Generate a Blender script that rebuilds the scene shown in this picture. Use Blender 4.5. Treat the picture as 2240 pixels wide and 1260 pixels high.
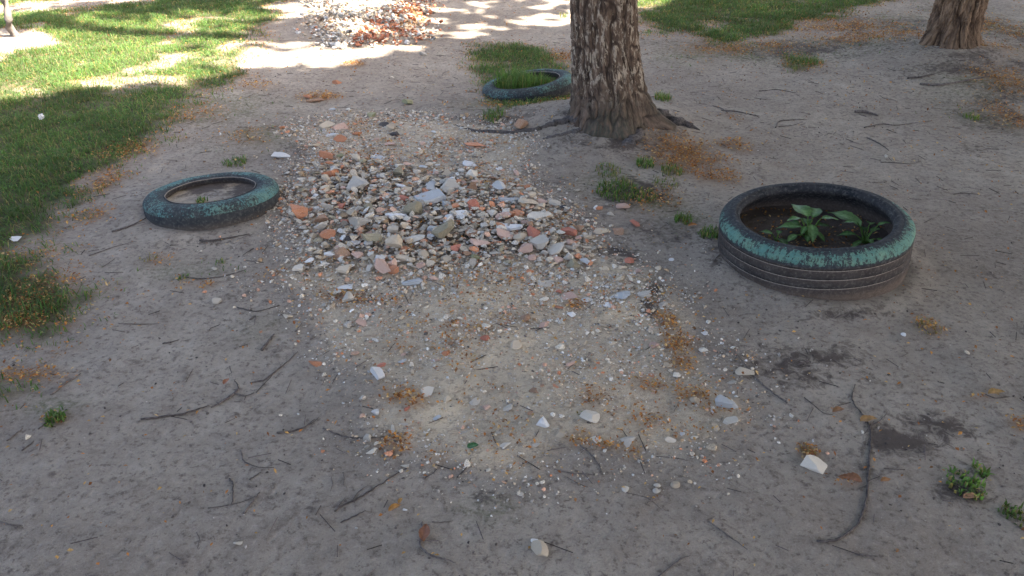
import bpy, math, random
import numpy as np
from mathutils import Vector, Matrix, Euler
R = math.radians
PI = math.pi
for o in list(bpy.data.objects): bpy.data.objects.remove(o)
scene = bpy.context.scene
col = scene.collection

# ---------------------------------------------------------------- camera, sky, sun, exposure
CAM_H, PITCH, FPX = 1.42, R(30.5), 1758.0
cam_d = bpy.data.cameras.new('camera'); cam = bpy.data.objects.new('camera', cam_d); col.objects.link(cam)
cam.location = (0, 0, CAM_H); cam.rotation_euler = (R(90) - PITCH, 0, 0)
cam_d.sensor_width = 36; cam_d.lens = FPX / 2240 * 36; cam_d.clip_start = .05; cam_d.clip_end = 1000
scene.camera = cam
scene.render.resolution_x, scene.render.resolution_y = 1024, 576
SUN = Vector((.61, -.05, .80)).normalized()                     # towards the sun: high, to the right
el = math.asin(SUN.z); az = math.atan2(SUN.x, SUN.y)
w = bpy.data.worlds.new("World"); scene.world = w; w.use_nodes = True
nt = w.node_tree; bg = nt.nodes['Background']
sky = nt.nodes.new('ShaderNodeTexSky'); sky.sky_type = 'NISHITA'; sky.sun_disc = False
sky.sun_elevation = el; sky.sun_rotation = az; sky.dust_density = 5.0; sky.air_density = .72; sky.ozone_density = .4
nt.links.new(sky.outputs[0], bg.inputs[0]); bg.inputs[1].default_value = .10
sd = bpy.data.lights.new('sun', 'SUN'); so = bpy.data.objects.new('sun', sd); col.objects.link(so)
sd.energy = 4.6; sd.angle = R(.6); sd.color = (1, .93, .82)
so.rotation_euler = SUN.to_track_quat('Z', 'Y').to_euler(); so.location = (0, 0, 30)
scene.view_settings.view_transform = 'Standard'; scene.view_settings.look = 'None'
scene.view_settings.exposure = 3.06; scene.view_settings.gamma = 1

rng = np.random.default_rng(7); random.seed(7)

# ---------------------------------------------------------------- noise and the lie of the land
def _h(ix, iy, s):
    n = (ix.astype(np.int64) * 374761393 + iy.astype(np.int64) * 668265263 + s * 1442695041) & 0xffffffff
    n = ((n ^ (n >> 13)) * 1274126177) & 0xffffffff
    n = n ^ (n >> 16)
    return (n & 0xffff) / 65535.0
def vn(x, y, s=0):
    x = np.asarray(x, float); y = np.asarray(y, float)
    xi = np.floor(x); yi = np.floor(y); fx = x - xi; fy = y - yi
    fx = fx * fx * (3 - 2 * fx); fy = fy * fy * (3 - 2 * fy)
    a = _h(xi, yi, s); b = _h(xi + 1, yi, s); c = _h(xi, yi + 1, s); d = _h(xi + 1, yi + 1, s)
    return (a + (b - a) * fx + (c - a) * fy + (a - b - c + d) * fx * fy) * 2 - 1
def vnp(u, v, N, s=0):                   # noise periodic in u with period N (goes round a trunk)
    ui = np.floor(u); vi = np.floor(v); fx = u - ui; fy = v - vi
    fx = fx * fx * (3 - 2 * fx); fy = fy * fy * (3 - 2 * fy); u0 = np.mod(ui, N); u1 = np.mod(ui + 1, N)
    a = _h(u0, vi, s); b = _h(u1, vi, s); c = _h(u0, vi + 1, s); d = _h(u1, vi + 1, s)
    return (a + (b - a) * fx + (c - a) * fy + (a - b - c + d) * fx * fy) * 2 - 1
def fbm(x, y, s=0, o=4, g=.5):
    t = 0; a = 1; n = 0
    for k in range(o):
        t = t + a * vn(x * 2 ** k + 17.3 * k, y * 2 ** k - 9.1 * k, s + k * 31); n += a; a *= g
    return t / n
def sm(a, b, x):
    t = np.clip((x - a) / (b - a), 0, 1); return t * t * (3 - 2 * t)
cP, sP = math.cos(PITCH), math.sin(PITCH)
def flat(px, py):                       # photograph point -> level ground
    v = (px - 1120) / FPX, (630 - py) / FPX
    d = (v[0], cP + v[1] * sP, -sP + v[1] * cP)
    t = CAM_H / -d[2]
    return d[0] * t, d[1] * t
def sdf(poly, x, y):                    # signed distance (m), inside positive
    P = np.array([flat(*p) for p in poly]); n = len(P)
    d = np.full(x.shape, 1e9); ins = np.zeros(x.shape, bool)
    for i in range(n):
        ax, ay = P[i]; bx, by = P[(i + 1) % n]
        ex, ey = bx - ax, by - ay; wx, wy = x - ax, y - ay
        t = np.clip((wx * ex + wy * ey) / (ex * ex + ey * ey + 1e-12), 0, 1)
        d = np.minimum(d, (wx - ex * t) ** 2 + (wy - ey * t) ** 2)
        c = ((ay > y) != (by > y)) & (x < (bx - ax) * (y - ay) / ((by - ay) if by != ay else 1e-9) + ax)
        ins ^= c
    d = np.sqrt(d); return np.where(ins, d, -d)

LAWN = [(-3500, -300), (640, -300), (640, -60), (640, 0), (600, 35), (530, 95), (495, 160), (445, 205), (400, 235), (345, 290), (300, 330), (250, 370), (190, 430),
        (180, 480), (140, 520), (118, 560), (130, 620), (158, 670), (120, 715), (55, 745), (-40, 775), (-600, 1000), (-3500, 1000)]
LAWN2 = [(-400, 770), (0, 785), (60, 815), (150, 830), (110, 870), (40, 900), (-60, 960), (-400, 1000)]
PATCH = [(1030, 98), (1120, 92), (1215, 102), (1262, 150), (1262, 225), (1190, 248), (1100, 262), (1062, 240), (1040, 190), (1018, 140)]
LAWNR = [(1370, -300), (3600, -300), (2600, -40), (2330, -25), (2010, -8), (1880, 30), (1780, 62), (1690, 92), (1600, 106), (1500, 92), (1400, 72), (1372, 30)]
PATR = [(1690, 118), (1760, 118), (1815, 135), (1790, 160), (1720, 158)]
STRIP = [(660, 285), (760, 262), (900, 265), (1060, 285), (1150, 320), (1130, 370), (1170, 430), (1230, 470), (1300, 540), (1400, 590), (1460, 640), (1520, 720), (1560, 810),
         (1620, 900), (1560, 960), (1420, 990), (1240, 985), (1120, 1030), (960, 1000), (800, 985), (780, 930), (830, 850), (740, 760), (700, 690), (630, 610), (680, 540), (640, 470), (670, 400), (690, 340)]
HEAP = [(665, 380), (740, 350), (900, 360), (1060, 380), (1160, 425), (1240, 465), (1300, 530), (1290, 580), (1150, 585), (1000, 590), (860, 600), (700, 600), (640, 600), (690, 540), (640, 480), (650, 430)]
FARHEAP = [(640, -60), (900, -80), (930, 20), (930, 85), (850, 100), (740, 105), (690, 70), (660, 30)]
SANDR = [(-60, 88), (20, 78), (90, 82), (150, 98), (80, 118), (-60, 128)]
SANDT = [(-300, 60), (60, 30), (200, 18), (330, 4), (420, -30), (300, -40), (120, 5), (-300, 40)]

SAX, SAY = flat(35, 78)
def H(x, y):
    x = np.asarray(x, float); y = np.asarray(y, float)
    z = .018 * fbm(x * .9, y * .9, 3, 3) + .006 * fbm(x * 5, y * 5, 11, 3)
    near = np.exp(-np.maximum(0, np.hypot(x, y) - 9) / 6)
    z = z + near * .0018 * fbm(x * 28, y * 28, 5, 3)
    z = z + .10 * np.exp(-((x - .5) ** 2 + (y - 4.05) ** 2) / .16)             # soil heaved up round the birch
    z = z + .045 * np.exp(-((x - .1) ** 2 / .3 + (y - 4.15) ** 2 / .05))
    z = z + .10 * np.exp(-((x - 2.95) ** 2 + (y - 5.5) ** 2) / .35)
    z = z + .05 * np.exp(-((x - SAX) ** 2 + (y - SAY) ** 2) / .3)
    r = np.hypot(x - 1.108, y - 2.640); z = z + .012 * np.exp(-((r - .36) / .06) ** 2)
    r = np.hypot(x + 1.278, y - 3.10); z = z + .010 * np.exp(-((r - .30) / .06) ** 2)
    hx, hy = flat(960, 500)
    z = z + .022 * np.exp(-((x - hx) ** 2 / .26 + (y - hy) ** 2 / .12)) + .018 * np.exp(-((x - .05) ** 2 / .25 + (y - 2.2) ** 2 / .6))
    fx, fy = flat(790, 20); z = z + .045 * np.exp(-((x - fx) ** 2 / .35 + (y - fy) ** 2 / .6))
    return z
def G(px, py):
    v = (px - 1120) / FPX, (630 - py) / FPX
    d = (v[0], cP + v[1] * sP, -sP + v[1] * cP)
    z = 0.
    for k in range(8):
        t = (CAM_H - z) / -d[2]; z = float(H(d[0] * t, d[1] * t))
    t = (CAM_H - z) / -d[2]
    return Vector((d[0] * t, d[1] * t, z))
def msize(wpx, p): return wpx / FPX * (p.y * cP + (CAM_H - p.z) * sP)
def to_px(x, y, z=0.):
    dep = y * cP + (CAM_H - z) * sP
    v = (y * sP - (CAM_H - z) * cP) / dep
    return 1120 + FPX * x / dep, 630 - FPX * v

def blob(x, y, lst):                     # soft ellipses given in photograph points: (px,py,wpx,hpx,strength)
    out = np.zeros(np.shape(x))
    for (a, b, wd, ht, s) in lst:
        cx, cy = flat(a, b); x1, _ = flat(a + wd / 2, b); _, y1 = flat(a, b - ht / 2); _, y0 = flat(a, b + ht / 2)
        rx = abs(x1 - cx); ry = abs(y1 - y0) / 2
        out = np.maximum(out, s * np.exp(-(((x - cx) / rx) ** 2 + ((y - cy) / ry) ** 2)))
    return out
LITTER = [(1900, 90, 300, 50, .6), (2170, 60, 200, 100, .5), (2190, 250, 160, 80, .5), (1700, 100, 200, 30, .5), (1430, 920, 120, 50, .5), (1100, 700, 200, 50, .35), (880, 760, 160, 60, .35), (1500, 345, 190, 70, 1), (1560, 385, 120, 50, .8), (1440, 330, 90, 40, .6), (1600, 320, 100, 40, .6), (2030, 715, 70, 45, 1.1), (1768, 985, 50, 36, 1.1), (870, 868, 80, 40, 1.2),
          (915, 885, 50, 30, 1), (1458, 700, 60, 40, 1.2), (1480, 745, 80, 50, 1), (1490, 790, 60, 60, 1), (1430, 840, 110, 40, .9), (1510, 865, 90, 40, 1.1), (1560, 895, 60, 30, 1), (1300, 870, 70, 60, .7),
          (870, 975, 80, 45, 1), (960, 1010, 70, 50, .6), (1270, 965, 60, 40, .8), (1340, 975, 110, 26, 1.1), (1385, 985, 40, 26, 1), (2232, 930, 50, 36, 1.1), (1850, 1055, 80, 24, .5), (2170, 870, 140, 16, .5),
          (1260, 672, 50, 22, 1.2), (1040, 725, 80, 30, .7), (990, 720, 60, 30, .8), (820, 660, 140, 26, .7), (740, 650, 120, 30, .7), (700, 215, 90, 22, 1), (830, 60, 60, 40, .8), (885, 45, 90, 60, 1.1),
          (90, 640, 140, 120, .8), (60, 560, 160, 60, .6), (40, 700, 160, 50, .8), (60, 820, 170, 40, .9), (150, 700, 90, 60, .4), (280, 330, 160, 60, .6), (230, 400, 110, 90, .6), (200, 470, 90, 50, .6),
          (430, 250, 200, 50, .5), (540, 300, 160, 60, .4), (1230, 125, 100, 40, .6), (1100, 240, 150, 30, .5), (1580, 110, 200, 30, .7), (1850, 60, 300, 50, .6), (1960, 95, 200, 50, .5), (2200, 190, 160, 60, .7),
          (2160, 130, 120, 20, .6), (1760, 140, 120, 26, .5), (1440, 440, 180, 60, .5), (350, 570, 60, 40, .5), (420, 620, 140, 26, .5), (590, 600, 100, 40, .4), (120, 920, 90, 30, .6), (1640, 790, 50, 40, .4),
          (1600, 260, 60, 30, .4), (1060, 395, 60, 40, .6), (1700, 370, 120, 50, .3), (560, 190, 120, 30, .4), (1130, 620, 90, 30, .4), (1220, 790, 120, 40, .3), (770, 145, 60, 16, .8), (700, 50, 120, 40, .3)]
DARK = [(1750, 110, 500, 50, .5), (2180, 70, 200, 140, .6), (1950, 60, 300, 60, .6), (2150, 150, 260, 60, .5), (2200, 220, 160, 60, .5), (1500, 100, 260, 30, .4), (1690, 790, 150, 70, .9), (1840, 780, 160, 50, .8), (1900, 830, 160, 40, .7), (1770, 830, 160, 50, .6), (1960, 960, 170, 60, 1), (2050, 930, 140, 60, .7), (1900, 1010, 120, 60, .6), (2080, 1080, 200, 60, .6),
        (1330, 330, 260, 30, .8), (1350, 290, 260, 60, .9), (1100, 275, 200, 30, .7), (1400, 420, 200, 60, .6), (1350, 560, 120, 60, .5), (1460, 510, 180, 60, .5), (1560, 560, 60, 80, .4), (620, 430, 60, 60, .6),
        (630, 340, 80, 60, .4), (460, 540, 300, 40, .3), (1620, 620, 60, 60, .3), (1790, 690, 300, 24, .5), (2180, 250, 200, 80, .5), (2080, 170, 240, 30, .6), (30, 1180, 60, 60, .5), (560, 900, 200, 60, .25),
        (1060, 1100, 70, 40, .5), (540, 640, 200, 40, .3), (1420, 680, 40, 60, .7), (1440, 640, 50, 60, .7), (2200, 600, 200, 60, .2), (600, 780, 100, 60, .25), (2140, 330, 150, 50, .3), (860, 950, 160, 40, .4)]
SAND = [(960, 910, 90, 70, 1), (1000, 850, 110, 60, .7), (1040, 790, 110, 60, .8), (1120, 750, 120, 60, .5), (1070, 655, 150, 50, .8), (1360, 690, 90, 40, .9), (1180, 800, 90, 50, .4), (1150, 880, 120, 60, .4), (1330, 610, 70, 40, .5), (1050, 1000, 100, 40, .4)]
GREENISH = [(1750, 110, 500, 40, .6), (2180, 60, 160, 120, .5), (2120, 200, 200, 60, .5), (480, 240, 300, 60, .5), (560, 300, 200, 60, .4), (420, 590, 200, 40, .3), (1350, 410, 140, 50, .8), (1440, 440, 160, 40, .5), (1110, 240, 180, 40, .6), (2160, 260, 160, 60, .4), (640, 230, 80, 40, .2),
            (1500, 130, 160, 30, .5), (1660, 120, 200, 40, .6), (2000, 60, 300, 60, .4), (1500, 475, 90, 40, .5), (120, 890, 120, 40, .6), (570, 720, 130, 70, .25), (1060, 1120, 130, 60, .35)]
def masks(x, y):
    wob = .10 * fbm(x * 3, y * 3, 41, 4) + .035 * fbm(x * 14, y * 14, 43, 2)
    g = np.maximum(sm(-.24, .20, sdf(LAWN, x, y) + wob * 2.4), sm(-.05, .15, sdf(LAWN2, x, y) + wob))
    g = np.maximum(g, sm(-.10, .30, sdf(LAWNR, x, y) + 2.2 * wob))
    g = g * (1 - sm(-.06, .1, sdf(SANDR, x, y) + wob)) * (1 - .9 * sm(-.1, .1, sdf(SANDT, x, y) + wob))
    thin = np.maximum(sm(-.20, .22, fbm(x * 3.1, y * 4.5, 77, 4) + .20 + .24 * (x > 0)), .8 * sm(5.0, 4.2, y) * sm(-1, -1.6, x))              # worn places in the lawn
    g = g * (.45 + .55 * thin)
    g = np.maximum(g, (.45 + .45 * thin) * sm(-.10, .14, sdf(PATCH, x, y) + wob)); g = np.maximum(g, .7 * sm(-.05, .10, sdf(PATR, x, y) + wob))
    s = sm(-.10, .10, sdf(STRIP, x, y) + wob * .7)
    s = np.maximum(s, sm(-.1, .15, sdf(FARHEAP, x, y) + wob))
    l = np.clip(blob(x, y, LITTER) * (1 + .8 * fbm(x * 16, y * 16, 51, 3)) - .12, 0, 1)
    l = np.maximum(l, .45 * np.clip(1 - np.abs(g - .45) * 2.6, 0, 1) * sm(0, .4, fbm(x * 5, y * 5, 61, 3) + .1))
    d = np.clip(blob(x, y, DARK) * (1.0 + 1.3 * fbm(x * 9, y * 9, 71, 4)) - .05, 0, 1)
    return g, s, l, d
SUNP = [(-3000, -300), (1240, -300), (1560, -300), (1480, 10), (1400, 22), (1370, 20), (1240, 58), (1140, 66), (1060, 84), (1000, 97), (920, 122), (860, 130), (800, 140), (760, 165), (700, 160), (640, 178),
        (590, 150), (540, 150), (500, 175), (440, 185), (400, 205), (330, 196), (260, 200), (190, 212), (100, 222), (0, 235), (-300, 290), (-3000, 400)]
DAP = [(340, 14, 330, 40, .55), (520, 8, 260, 40, .85), (700, 70, 240, 40, .75), (800, 62, 240, 40, .7), (860, 70, 130, 20, .6), (960, 30, 200, 60, .6), (1100, 10, 240, 40, .8), (1080, 45, 220, 26, .35), (1190, 45, 120, 24, .6), (600, 60, 160, 24, .45),
       (180, 55, 260, 24, .5), (20, 68, 90, 24, .7), (620, 165, 140, 26, .35), (430, 150, 80, 12, .15), (560, 100, 120, 14, .3), (700, 90, 100, 20, .55), (240, 30, 240, 22, .35)]

# ---------------------------------------------------------------- helpers: objects and tags
def tag(o, label=None, cat=None, group=None, kind=None):
    if label: o['label'] = label
    if cat: o['category'] = cat
    if group: o['group'] = group
    if kind: o['kind'] = kind
    return o
def link(name, me, mat=None, parent=None, loc=None, rot=None):
    o = bpy.data.objects.new(name, me); col.objects.link(o)
    if mat and me and not me.materials: me.materials.append(mat)
    if parent: o.parent = parent
    if loc is not None: o.location = loc
    if rot is not None: o.rotation_euler = rot
    return o
def empty(name, loc=(0, 0, 0), rot=(0, 0, 0)):
    o = bpy.data.objects.new(name, None); o.empty_display_size = .1; col.objects.link(o)
    o.location = loc; o.rotation_euler = rot; return o
def mesh_np(name, V, F, smooth=False, colr=None, uv=None):      # V (n,3), F (m,k) uniform polygons
    me = bpy.data.meshes.new(name); V = np.asarray(V, np.float32); F = np.asarray(F, np.int32)
    m, k = F.shape
    me.vertices.add(len(V)); me.vertices.foreach_set('co', V.ravel())
    me.loops.add(m * k); me.loops.foreach_set('vertex_index', F.ravel())
    me.polygons.add(m); me.polygons.foreach_set('loop_start', np.arange(0, m * k, k, dtype=np.int32))
    me.polygons.foreach_set('use_smooth', np.full(m, smooth))
    me.update(calc_edges=True)
    if colr is not None:
        a = me.color_attributes.new('Col', 'FLOAT_COLOR', 'POINT')
        c = np.ones((len(V), 4), np.float32); c[:, :3] = colr; a.data.foreach_set('color', c.ravel())
    if uv is not None:
        u = me.uv_layers.new(name='UVMap'); u.data.foreach_set('uv', np.asarray(uv, np.float32)[F.ravel()].ravel())
    me.validate(); return me
def grid_faces(nr, nc, wrap=False):
    r = np.arange(nr - 1)[:, None]; c = np.arange(nc if wrap else nc - 1)[None, :]
    c2 = (c + 1) % nc
    a = r * nc + c; b = r * nc + c2; d = (r + 1) * nc + c; e = (r + 1) * nc + c2
    return np.stack([a, b, e, d], -1).reshape(-1, 4)

# ---------------------------------------------------------------- materials
class M:
    def __init__(s, name, rough=.9, spec=.2):
        s.m = bpy.data.materials.new(name); s.m.use_nodes = True; s.t = s.m.node_tree; s.b = s.t.nodes['Principled BSDF']
        s.b.inputs['Roughness'].default_value = rough; s.b.inputs['Specular IOR Level'].default_value = spec
    def n(s, t, **k):
        q = s.t.nodes.new(t)
        for a, v in k.items(): setattr(q, a, v)
        return q
    def l(s, a, b): s.t.links.new(a, b)
    def coord(s, kind='Object', scale=(1, 1, 1)):
        tc = s.n('ShaderNodeTexCoord'); mp = s.n('ShaderNodeMapping'); mp.inputs['Scale'].default_value = scale
        s.l(tc.outputs[kind], mp.inputs[0]); return mp.outputs[0]
    def noise(s, vec, scale, detail=4, rough=.6, dist=0):
        q = s.n('ShaderNodeTexNoise'); s.l(vec, q.inputs['Vector']); q.inputs['Scale'].default_value = scale
        q.inputs['Detail'].default_value = detail; q.inputs['Roughness'].default_value = rough; q.inputs['Distortion'].default_value = dist
        return q.outputs['Fac']
    def ramp(s, f, a, b, ca=0, cb=1):
        q = s.n('ShaderNodeMapRange'); s.l(f, q.inputs[0])
        for i, v in zip((1, 2, 3, 4), (a, b, ca, cb)): q.inputs[i].default_value = v
        return q.outputs[0]
    def mix(s, f, a, b, mode='MIX'):
        q = s.n('ShaderNodeMix', data_type='RGBA', blend_type=mode)
        if isinstance(f, (int, float)): q.inputs[0].default_value = f
        else: s.l(f, q.inputs[0])
        for i, v in ((6, a), (7, b)):
            if isinstance(v, tuple): q.inputs[i].default_value = (*v, 1)
            else: s.l(v, q.inputs[i])
        return q.outputs[2]
    def math(s, op, a, b=0):
        q = s.n('ShaderNodeMath', operation=op)
        for i, v in ((0, a), (1, b)):
            if isinstance(v, (int, float)): q.inputs[i].default_value = v
            else: s.l(v, q.inputs[i])
        return q.outputs[0]
    def attr(s, name, out='Fac'):
        q = s.n('ShaderNodeAttribute', attribute_name=name); return q.outputs[out]
    def bump(s, hgt, dist, strength=1, prev=None):
        q = s.n('ShaderNodeBump'); q.inputs['Distance'].default_value = dist; q.inputs['Strength'].default_value = strength
        s.l(hgt, q.inputs['Height'])
        if prev is not None: s.l(prev, q.inputs['Normal'])
        return q.outputs[0]
    def done(s, c=None, nrm=None):
        if c is not None: s.l(c, s.b.inputs['Base Color'])
        if nrm is not None: s.l(nrm, s.b.inputs['Normal'])
        return s.m

def soil_mat():
    m = M('soil', .95, .12); P = m.coord('Object')
    n1 = m.noise(P, 1.3, 5, .6); n2 = m.noise(P, 9, 5, .65); n3 = m.noise(P, 60, 4, .7); n4 = m.noise(P, 260, 3, .7)
    c = m.mix(m.ramp(n1, .35, .65), (.275, .228, .180), (.400, .342, .272))
    c = m.mix(m.ramp(n2, .38, .66), c, m.mix(.5, c, (.205, .165, .130)))
    n5 = m.noise(P, 30, 5, .72, .8); n6 = m.noise(P, 2.7, 4, .6)
    c = m.mix(m.math('MULTIPLY', m.ramp(n5, .50, .66), m.ramp(n6, .38, .62, .25, .75)), c, (.155, .120, .098))
    c = m.mix(m.math('MULTIPLY', m.ramp(n3, .55, .66), .75), c, (.110, .083, .070))
    c = m.mix(m.math('MULTIPLY', m.ramp(n3, .46, .30), .35), c, (.46, .39, .33))
    c = m.mix(m.math('MULTIPLY', m.ramp(n4, .60, .74), .40), c, (.52, .47, .42))
    c = m.mix(m.math('MULTIPLY', m.ramp(n4, .42, .30), .45), c, (.11, .085, .072))
    # sandy, gritty strip
    gr = m.mix(m.ramp(m.noise(P, 3.1, 4), .4, .6), (.45, .370, .265), (.58, .465, .325))
    gr = m.mix(m.math('MULTIPLY', m.ramp(n4, .42, .60), .5), gr, (.33, .285, .235))
    gr = m.mix(m.math('MULTIPLY', m.ramp(m.noise(P, 170, 2), .6, .75), .6), gr, (.55, .50, .44))
    gr = m.mix(m.math('MULTIPLY', m.attr('sand'), m.ramp(n4, .25, .55, .45, 1)), gr, (.70, .555, .380))
    gr = m.mix(m.math('MULTIPLY', m.ramp(n3, .52, .64), .6), gr, (.21, .17, .135)); gr = m.mix(m.math('MULTIPLY', m.ramp(n5, .52, .66), .45), gr, (.34, .235, .155))
    c = m.mix(m.ramp(m.math('ADD', m.attr('strip'), m.math('MULTIPLY', m.math('SUBTRACT', n5, .5), 1.5)), .25, .75), c, gr)
    # humus under the lawn
    hum = m.mix(m.ramp(n2, .4, .62), (.045, .062, .022), (.130, .105, .058))
    c = m.mix(m.ramp(m.attr('lawn'), .35, .85, 0, .97), c, hum)
    c = m.mix(m.math('MULTIPLY', m.attr('litter'), .55), c, m.mix(m.ramp(n3, .4, .62), (.190, .090, .036), (.36, .185, .070)))
    c = m.mix(m.math('MULTIPLY', m.attr('green'), m.ramp(n3, .42, .56)), c, (.105, .125, .050))
    c = m.mix(m.math('MULTIPLY', m.ramp(m.math('ADD', m.attr('damp_shade'), m.math('MULTIPLY', m.math('SUBTRACT', n5, .5), 2.2)), .15, .70, 0, .92), m.ramp(m.attr('damp_shade'), 0, .15)), c, (.085, .066, .055))
    b = m.bump(n2, .008, .5); b = m.bump(n5, .009, .9, b); b = m.bump(n3, .008, 1, b); b = m.bump(n4, .003, 1, b)
    return m.done(c, b)
SOIL = soil_mat()
def stone_mat(name, base, dark, rough=.9, dust=.45, sc=60):
    m = M(name, rough, .25); P = m.coord('Object'); oi = m.n('ShaderNodeObjectInfo')
    n1 = m.noise(P, sc, 4, .65); n2 = m.noise(P, sc * 5, 3, .7)
    c = m.mix(m.ramp(n1, .35, .68), base, dark)
    c = m.mix(m.math('MULTIPLY', m.ramp(n2, .5, .75), .5), c, dark)
    c = m.mix(m.math('MULTIPLY', m.ramp(m.noise(P, sc * .5, 3), .45, .62), dust), c, (.55, .47, .37))
    h = m.n('ShaderNodeHueSaturation'); m.l(c, h.inputs['Color']); m.l(m.ramp(oi.outputs['Random'], 0, 1, .85, 1.25), h.inputs['Value'])
    h.inputs['Saturation'].default_value = 1
    return m.done(h.outputs[0], m.bump(n2, .0012, .8, m.bump(n1, .003, .7)))
MAT = {
    'brick': stone_mat('brick', (.56, .225, .105), (.40, .145, .070), dust=.35),
    'redbrick': stone_mat('red_brick', (.52, .165, .100), (.36, .110, .070), dust=.35),
    'brown': stone_mat('brown_brick', (.38, .205, .115), (.24, .125, .070), dust=.45),
    'pink': stone_mat('pink_brick', (.58, .375, .295), (.45, .275, .215), dust=.5),
    'tan': stone_mat('tan_stone', (.58, .475, .345), (.42, .330, .235), dust=.5),
    'grey': stone_mat('grey_stone', (.50, .455, .39), (.34, .305, .26), dust=.55),
    'bluegrey': stone_mat('blue_grey_tile', (.52, .535, .54), (.40, .405, .41), .7, dust=.35),
    'pale': stone_mat('pale_stone', (.64, .58, .49), (.52, .465, .385), dust=.5),
    'white': stone_mat('white_stone', (.76, .745, .73), (.62, .605, .59), .75, dust=.25),
    'olive': stone_mat('olive_stone', (.34, .295, .19), (.22, .19, .12), dust=.45),
    'mossy': stone_mat('mossy_stone', (.16, .18, .075), (.27, .235, .15), dust=.2),
    'black': stone_mat('black_stone', (.055, .050, .055), (.035, .033, .035), dust=.15),
}
def vc_mat(name, rough=.9, sc=300, amp=.4, trans=0.):
    m = M(name, rough, .2); P = m.coord('Object'); c = m.attr('Col', 'Color')
    n = m.noise(P, sc, 2)
    c = m.mix(1.0, c, m.mix(m.ramp(n, .35, .65), (1 - amp,) * 3, (1 + amp * .5,) * 3), 'MULTIPLY')
    if trans:
        m.l(c, m.b.inputs['Base Color'])
        tr = m.n('ShaderNodeBsdfTranslucent'); m.l(m.mix(1., c, (1.45, 1.38, .75), 'MULTIPLY'), tr.inputs[0])
        mx = m.n('ShaderNodeMixShader'); mx.inputs[0].default_value = trans
        m.l(m.b.outputs[0], mx.inputs[1]); m.l(tr.outputs[0], mx.inputs[2]); m.l(mx.outputs[0], m.t.nodes['Material Output'].inputs[0])
        return m.m
    return m.done(c)
GRAVEL = vc_mat('gravel'); BLADE = vc_mat('blade', .6, 60, .25, .5); FLAKE = vc_mat('flake', .8, 200, .3, .15); LEAF = vc_mat('broad_leaf', .45, 90, .25, .3)
CROWNM = vc_mat('crown_leaf', .6, 20, .3, .08)
def twig_mat(name, a, b):
    m = M(name, .85, .2); P = m.coord('Object'); n = m.noise(P, 90, 4, .7)
    oi = m.n('ShaderNodeObjectInfo')
    h = m.n('ShaderNodeHueSaturation'); m.l(m.mix(m.ramp(n, .38, .64), a, b), h.inputs['Color']); m.l(m.ramp(oi.outputs['Random'], 0, 1, .7, 1.35), h.inputs['Value'])
    return m.done(h.outputs[0], m.bump(n, .002, .8))
TWIG = twig_mat('twig_bark', (.060, .048, .044), (.150, .124, .108))

# ---------------------------------------------------------------- the ground: one sheet to the horizon
def axis(lo, hi, step, far, growth=1.35):
    a = list(np.arange(lo, hi, step)); s = step; x = a[-1]
    while x < far: s *= growth; x += s; a.append(x)
    s = step; x = lo; pre = []
    while x > -far: s *= growth; x -= s; pre.append(x)
    return np.array(pre[::-1] + a)
xs = axis(-4.6, 4.8, .0155, 220)
ys = [.95]; 
while ys[-1] < 9.5: ys.append(ys[-1] + .0075 + .0026 * ys[-1])
s = .03; y = ys[-1]
while y < 260: s *= 1.35; y += s; ys.append(y)
s = .02; y = .95; pre = []
while y > -120: s *= 1.35; y -= s; pre.append(y)
ys = np.array(pre[::-1] + ys)
GX, GY = np.meshgrid(xs, ys)
gx, gy = GX.ravel(), GY.ravel()
GZ = H(gx, gy)
mg, ms, ml, md = masks(gx, gy)
rough_ = (1 - ms) * .0012 * fbm(gx * 25, gy * 25, 97, 2) + ms * (.006 * np.abs(fbm(gx * 40, gy * 40, 91, 2)) + .004 * fbm(gx * 18, gy * 18, 93, 2)) + md * .003 * fbm(gx * 45, gy * 45, 95, 2)
me = mesh_np('ground', np.stack([gx, gy, GZ + rough_], 1), grid_faces(len(ys), len(xs)), True)
md = np.maximum(md, .55 * sm(-.05, .2, sdf(HEAP, gx, gy) + .1 * fbm(gx * 6, gy * 6, 3, 2)))  # heap soil painted darker to stand for shade in gaps between stones
ms = ms
for nm, v in (('sand', np.clip(blob(gx, gy, SAND) * (1.15 + .9 * fbm(gx * 9, gy * 9, 101, 3)), 0, 1)), ('lawn', mg), ('strip', ms), ('litter', ml), ('damp_shade', md), ('green', np.clip(blob(gx, gy, GREENISH) * (1 + fbm(gx * 8, gy * 8, 99, 3)), 0, 1))):
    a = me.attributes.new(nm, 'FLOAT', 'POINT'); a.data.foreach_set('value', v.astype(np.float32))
tag(link('ground', me, SOIL), 'bare trodden grey brown soil under the trees', 'ground', kind='structure')

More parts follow.
